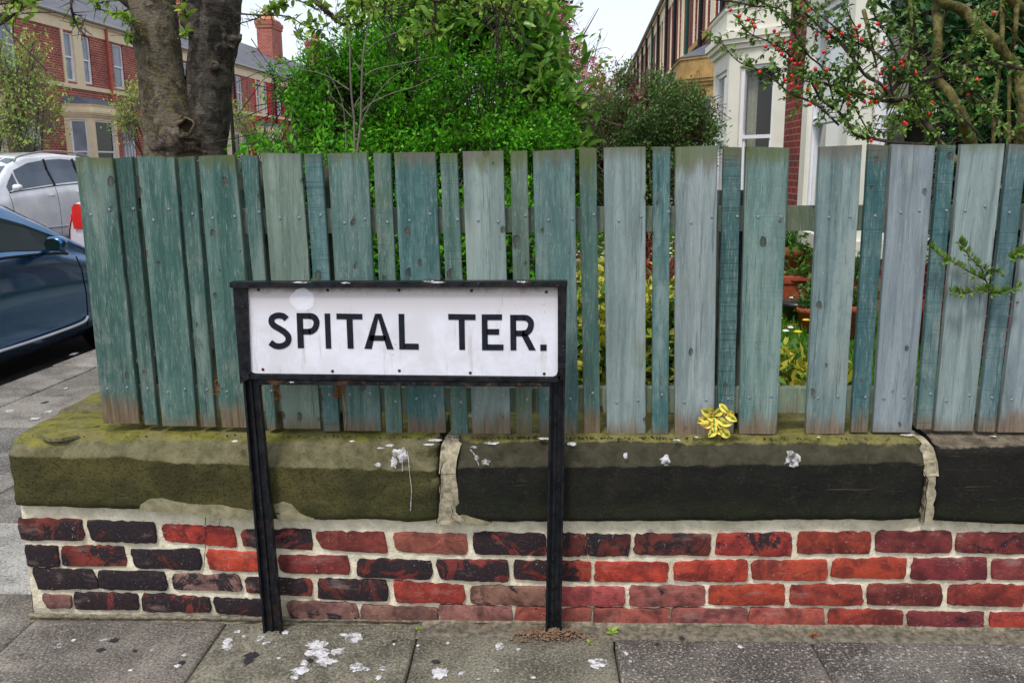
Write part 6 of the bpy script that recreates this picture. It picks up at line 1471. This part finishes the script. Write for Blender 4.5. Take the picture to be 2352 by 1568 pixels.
BPX = [(375,95),(1007,222),(798,265),(840,240),(805,335),(675,308),(555,342),(445,320),(580,292),(1058,400),(1250,548),(1222,575),(1235,612),(1155,628),(1073,632),(1357,672),(1030,680),(880,752),(887,805),(960,852),(885,935),(950,936),(1000,936),(1507,942),(1475,1047),(1366,1086),(1270,1142),(1253,1128),(948,1293),(58,288),(95,325),(152,390),(207,397),(203,440),(262,490),(124,500),(216,548),(248,590),(290,585),(433,632),(543,642),(216,700),(160,735),(214,780),(275,800),(366,822),(437,795),(387,960),(735,880),(732,952),(512,480),(55,415),(98,455),(858,365),(1075,800),(930,820),(-260,150),(-180,180),(-140,210),(-120,250),(-345,95),(-20,430),(-75,665)]
for (a, b) in BPX: Bp.append(at_y(*R4(a, b), YC - .03))
for p in Bp[-68:]:
    o = link('berry', BM, cot); o.location = p; o.rotation_euler = (random.uniform(-.5, .5), random.uniform(-.5, .5), 0)
for o in cot.children: o.location = np.array(o.location) - np.array(cot.location)
# olive green stems and the ivy behind
ol = empty('old_shrub_stems', 'thick olive green leaning stems at the right edge behind the fence', 'shrub', (2.2, 3.9, .25))
mb = MB(); YO = 3.9
for pts, a, b in (([(1750,1500),(1560,1300),(1300,1040),(1160,930),(1000,800)], .017, .009), ([(1930,1500),(1870,1330),(1760,1000),(1620,800),(1540,680),(1560,350),(1540,0),(1530,-100)], .025, .017), ([(1500,-120),(1620,20),(1800,110),(2000,300),(2200,520),(2300,700),(2352,1000),(2300,1400)], .022, .026), ([(1900,100),(1890,250),(1830,600),(1770,880)], .009, .007), ([(2150,-40),(2150,400),(2130,600),(2080,1000),(2070,1400)], .009, .008), ([(2290,-40),(2270,300),(2225,600),(2210,1400)], .009, .009), ([(1300,-40),(1325,300),(1260,680)], .008, .005), ([(880,100),(930,300),(960,450),(1000,620)], .008, .005), ([(2352,120),(2200,-40)], .02, .02), ([(2400,1300),(2200,1250),(2100,1000),(1900,860)], .005, .003), ([(2352,250),(2230,180),(2150,60)], .006, .004), ([(2100,200),(2060,250),(2130,80)], .004, .003), ([(2330,1300),(2290,1000),(2240,850)], .004, .003), ([(2352,420),(2200,250),(2170,320)], .003, .002)):
    branch_px(mb, [R4(*p) for p in pts], YO, a, b, 12, 0, .35, .05, int(a * 1000))
mb.build_split('stem', M['olive'], ol, True); child_fix(ol)
ivy = empty('ivy_hedge', 'dark glossy ivy wall behind the stems at the right edge', 'ivy', (2.9, 4.9, .25))
E8 = ells_px([(2300,200,5.0,110,150,.3),(2250,300,4.9,55,110,.25),(2330,60,5.0,110,120,.3),(2220,60,5.2,60,80,.2),(2420,300,4.9,120,200,.3),(2300,480,4.9,130,130,.3),(2120,40,5.6,70,50,.2)])
foliage(E8, 1500, 9, .035, .055, .045, 81, 'ivy', ivy, shell=.3, twig=(.003, 'twig')); foliage(E8, 90, 5, .03, .04, .03, 82, 'lime', ivy, name='young_leaves', shell=.8, up=1)
MB().box(2.35, 4.6, 5.12, 5.34, .1, 2.6).build('backing_wall', M['hbrick2'], ivy)
child_fix(ivy)
# sprig of the shrub pushing out between the pickets
def sprig(uvs_list, Y, name, label, cat, leafL, leafW, seed, mat='cot', per=1.0):
    P0_ = at_y(*uvs_list[0][0], Y); r_ = empty(name, label, cat, tuple(P0_)); mb = MB(); rg = np.random.default_rng(seed); n = 0
    lm, lf = leaf_geo(np.zeros((1, 3)), np.array([[0, 0, 1.0]]), np.array([[0, -1.0, .001]]), [1], [.62], True); me = bpy.data.meshes.new('leaf'); me.from_pydata([tuple(map(float, x)) for x in lm], [], [tuple(map(int, x)) for x in lf]); me.materials.append(M[mat]); 
    for li, uvs in enumerate(uvs_list):
        P = branch_px(mb, uvs, Y, .0022, .001, 6, -.02, .1, .004, seed + li)
        for i in range(1, len(P)):
            for s in (-1, 1, 1 if i % 2 else -1):
                if rg.random() > .72: continue
                t = unit(P[i] - P[i-1]); side = unit(np.cross(t, [0, 1, 0])) * s; d = unit(side * rg.uniform(.5, 1) + t * rg.uniform(.2, 1.1) + np.array([0, -.7 * rg.random(), .25]) + rg.normal(size=3) * .35)
                o = link('leaf', me, r_); o.location = P[i] - P0_; o.rotation_mode = 'QUATERNION'; o.rotation_quaternion = Vector(d).to_track_quat('Z', 'Y'); L_ = leafL * rg.uniform(.65, 1.2); o.scale = (L_, L_, L_); n += 1
    o = mb.build('stem', M['twig_r'], r_, True); o.location = -P0_; return r_
R8 = lambda a, b: (1764 + a / 4, 392 + b / 4)
sprig([[R8(2040,1140), R8(2000,1010), R8(1850,930), R8(1700,840), R8(1600,790), R8(1480,690)], [R8(2000,1010), R8(1960,900), R8(1860,800), R8(1790,700), R8(1760,650)], [R8(2020,1100), R8(1900,1105), R8(1800,1125), R8(1700,1110)], [R8(2040,1120), R8(2110,1120), R8(2200,1100), R8(2310,1065)], [R8(1950,870), R8(2030,910), R8(2150,940)]], YF - .035, 'leafy_sprig', 'small leafy sprig poking out over the pickets at the right edge', 'sprig', .021, .014, 5)
sprig([[(2352,590), (2330,584), R8(2230,800)], [(2352,575),(2340,580)]], YF - .03, 'leafy_sprig', 'tiny leaf tuft at the very right edge beside the last picket', 'sprig', .021, .014, 6)
# yellow variegated sprig by the foot of the fence
ysp = empty('yellow_sprig', 'bright yellow and green variegated sprig sticking out between pickets on the coping', 'sprig', tuple(at_y(1650, 975, YF - .03)))
Y0_ = at_y(1650, 975, YF - .03)
yl = plain('leaf_yellow', srgb(246, 214, 88), .5, .06, 30, .1, spec=.4); gl = plain('leaf_green_heart', srgb(96, 140, 44), .5, .2, 60, .1, spec=.4)
def vleaf(base, tip, w, seed):
    w = w * .80
    b, t = at_y(*base, YF - .045), at_y(*tip, YF - .052); t = b + (t - b) * 1.22; D = t - b; L = np.linalg.norm(D); D = D / L; D[1] += -.25 * math.sin(seed); D = _n2(D); S = _n2(np.cross(D, [0, 1, .0])); Nn = _n2(np.cross(S, D)); 
    if Nn[1] > 0: Nn = -Nn
    out, inn = [], []; n = 7
    prof = [0, .30, .46, .5, .45, .30, 0]
    V = []; Fc = []; mi = []
    for i in range(n):
        s = i / (n - 1); c = b + D * L * s + Nn * (.006 * math.sin(s * 3) ); wv = prof[i] * w
        ig = prof[i] * (.34 + .20 * math.sin(seed * 3 + i * 2.2)) * w if 0 < i < n-1 else 0
        for q, lift in ((-wv, .0045), (-ig, .001), (0, 0), (ig * .8, .001), (wv, .0045)): V.append(c + S * q + Nn * lift * abs(q) / (w * .5 + 1e-6))
    for i in range(n-1):
        for j in range(4): Fc.append((i*5+j, i*5+j+1, (i+1)*5+j+1, (i+1)*5+j)); mi.append(1 if j in (1, 2) else 0)
    o = mesh('leaf', [v - Y0_ for v in V], Fc, yl, ysp, True); o.data.materials.append(gl); o.data.polygons.foreach_set('material_index', mi)
RG = lambda a, b: (1176 + a / 4, 784 + b / 4)
for i, (a, b, w) in enumerate([((1845,680),(1930,610),.030),((1905,570),(1975,640),.024),((1840,670),(1740,620),.030),((1835,675),(1720,730),.032),((1840,690),(1750,760),.026),((1850,690),(1905,820),.032),((1880,700),(1960,750),.028),((1900,740),(2010,745),.024),((1950,650),(2050,715),.028),((1870,780),(1810,860),.030),((1905,790),(1985,865),.034),((1840,745),(1775,780),.022),((1850,640),(1790,620),.024),((1945,690),(1975,640),.018),((1850,770),(1860,830),.020),((1855,690),(1790,690),.026),((1860,700),(1850,790),.026),((1880,720),(1930,790),.022),((1960,640),(2030,660),.022),((1830,720),(1730,700),.024),((1900,820),(1930,850),.020)]): vleaf(RG(*a), RG(*b), w, i)
mb = MB(); branch_px(mb, [RG(1880,900), RG(1890,800), RG(1860,720), RG(1900,650), RG(1910,590)], YF - .035, .0025, .0015, 6); o = mb.build('stem', M['mid'], ysp, True); o.location = -Y0_
# dry stalks hanging behind the boards under the sign
ds = empty('dry_stalk', 'dry brown seed stalk hanging before the pickets under the sign', 'stalk', tuple(at_y(790, 880, YF - .006)))
mb = MB(); D0 = at_y(790, 880, YF - .006)
branch_px(mb, [(784,878),(786,900),(790,925),(795,955),(792,984)], YF - .008, .003, .002, 6); mb.build('stalk', M['dry'], ds, True)
e = ells_px([(777,903,YF - .012,9,18,.005),(781,888,YF - .012,12,8,.005)]); foliage(e, 22, 4, .004, .011, .004, 91, 'rustleaf', ds, shell=.1, tl=.01, name='seed_head'); child_fix(ds)
for i, (u, v, ru, rv, lab) in enumerate(((634,900,4,20,'small rusty brown dead leaves caught in the gap just right of the left post'),(495,892,5,14,'orange dead leaves caught between pickets left of the sign'))):
    r_ = empty('dead_leaves', lab, 'leaves', tuple(at_y(u, v, YF))); foliage(ells_px([(u, v, YF - .004, ru, rv, .006)]), 12, 4, .003, .010, .004, 95 + i, 'rustleaf', r_, shell=.1, tl=.01, zmin=0, name='dead_leaf_litter'); child_fix(r_)
# weeds at the wall foot
def weed(u, v, n, L, label, seed, mat='cot', Y=None, spread=.5):
    p = at_z(u, v, 0) if Y is None else at_y(u, v, Y); rg = np.random.default_rng(seed); r_ = empty('weed', label, 'weed', tuple(p)); C = np.zeros((n, 3)) + rg.normal(size=(n, 3)) * [.004, .004, 0] + [0, 0, .002]
    D = unit(np.stack([rg.normal(0, 1, n), rg.normal(0, .6, n) - .3, rg.uniform(.2, 1.2, n)], 1)); v_, f_ = leaf_geo(C, D, np.tile([0, -.4, 1.0], (n, 1)), L * rg.uniform(.6, 1.1, n), L * rg.uniform(.35, .55, n), True); fast('leaves', v_, f_, M[mat], r_); return r_
weed(513, 1402, 4, .024, 'small round leaved green weed at the foot of the bricks left of the left post', 1); weed(655, 1412, 5, .020, 'tiny green weed against the right side of the left post', 2, 'lime'); weed(961, 1446, 9, .014, 'tiny bright green weed in the paving joint between the posts', 3, 'lime')
weed(1406, 1452, 5, .026, 'little weed with four pointed leaves by the wall right of the right post', 4, 'lime'); weed(1357, 1478, 9, .014, 'tiny green tuft among the soil crumbs right of the right post', 5, 'lime'); weed(1868, 1462, 12, .016, 'dry grass tuft at the head of the right paving joint', 6, 'rustleaf')

# ------------------------------------------------------------------ pots by the house
def pot(u, v, Y, r, h, label, mat, plantmat=None, square=False, seed=0, pl=(.16, .05)):
    p = at_y(u, v, Y); p[2] = .205; r_ = empty('plant_pot', label, 'plant pot', tuple(p), group='pots standing by the bay window')
    mb = MB()
    if square:
        mb.hexa([(-r, -r*.5, 0), (r, -r*.5, 0), (r, r*.5, 0), (-r, r*.5, 0), (-r*1.12, -r*.6, h*.8), (r*1.12, -r*.6, h*.8), (r*1.12, r*.6, h*.8), (-r*1.12, r*.6, h*.8)]); mb.box(-r*1.18, r*1.18, -r*.66, r*.66, h*.8 + .001, h); mb.box(-r*.5, r*.5, -r*.62, -r*.5, h*.3, h*.5)
    else: mb.lathe([(0, 0), (r*.72, 0), (r*.95, h*.78), (r*1.1, h*.8), (r*1.1, h), (r*.95, h), (r*.9, h*.85), (0, h*.84)], (0, 0, 0), 24)
    mb.build('pot', M[mat], r_, not square); MB().lathe([(0, h*.9), (r*.9, h*.9)], (0, 0, 0), 16).build('soil', M['earth'], r_)
    if plantmat:
        c = np.array([0, 0, h + pl[0] * .4]); foliage([(c, np.array([r*.9, r*.6, pl[0]]))], 40, 12, .02, pl[1], pl[1]*.5, seed, plantmat, r_, shell=.1, zmin=0, up=1.5, tl=.06)
    return r_
pot(1832, 712, 6.6, .125, .15, 'dark glazed round bowl in front of the terracotta trough', 'glaze')
pot(1836, 668, 7.3, .20, .26, 'rectangular terracotta trough with leafy plants', 'terra', 'mid', True, 1, (.2, .05))
pot(1856, 730, 6.2, .075, .17, 'small terracotta pot in front of the trough', 'terra', 'mid', False, 2, (.1, .04))
pot(1814, 625, 8.2, .12, .42, 'tall terracotta pot at the back against the brick base', 'terra', 'mid', False, 3, (.12, .05))
pot(1966, 748, 6.0, .10, .22, 'terracotta pot with greenery seen between pickets further right', 'terra', 'mid', False, 4, (.24, .05))
pot(2120, 700, 5.6, .12, .3, 'terracotta pot glimpsed between the pickets near the right end', 'terra', None, False, 5)
# prunings lying on the lawn
mb = MB(); P0_ = at_z(1820, 742, .24); branch_px(mb, [(1790,752),(1830,745),(1868,738)], at_z(1830, 745, .24)[1], .008, .005, 6); tag(mb.build('cut_branch', M['dry'], None, True), 'cut dry twig lying on the lawn before the pots', 'twig')
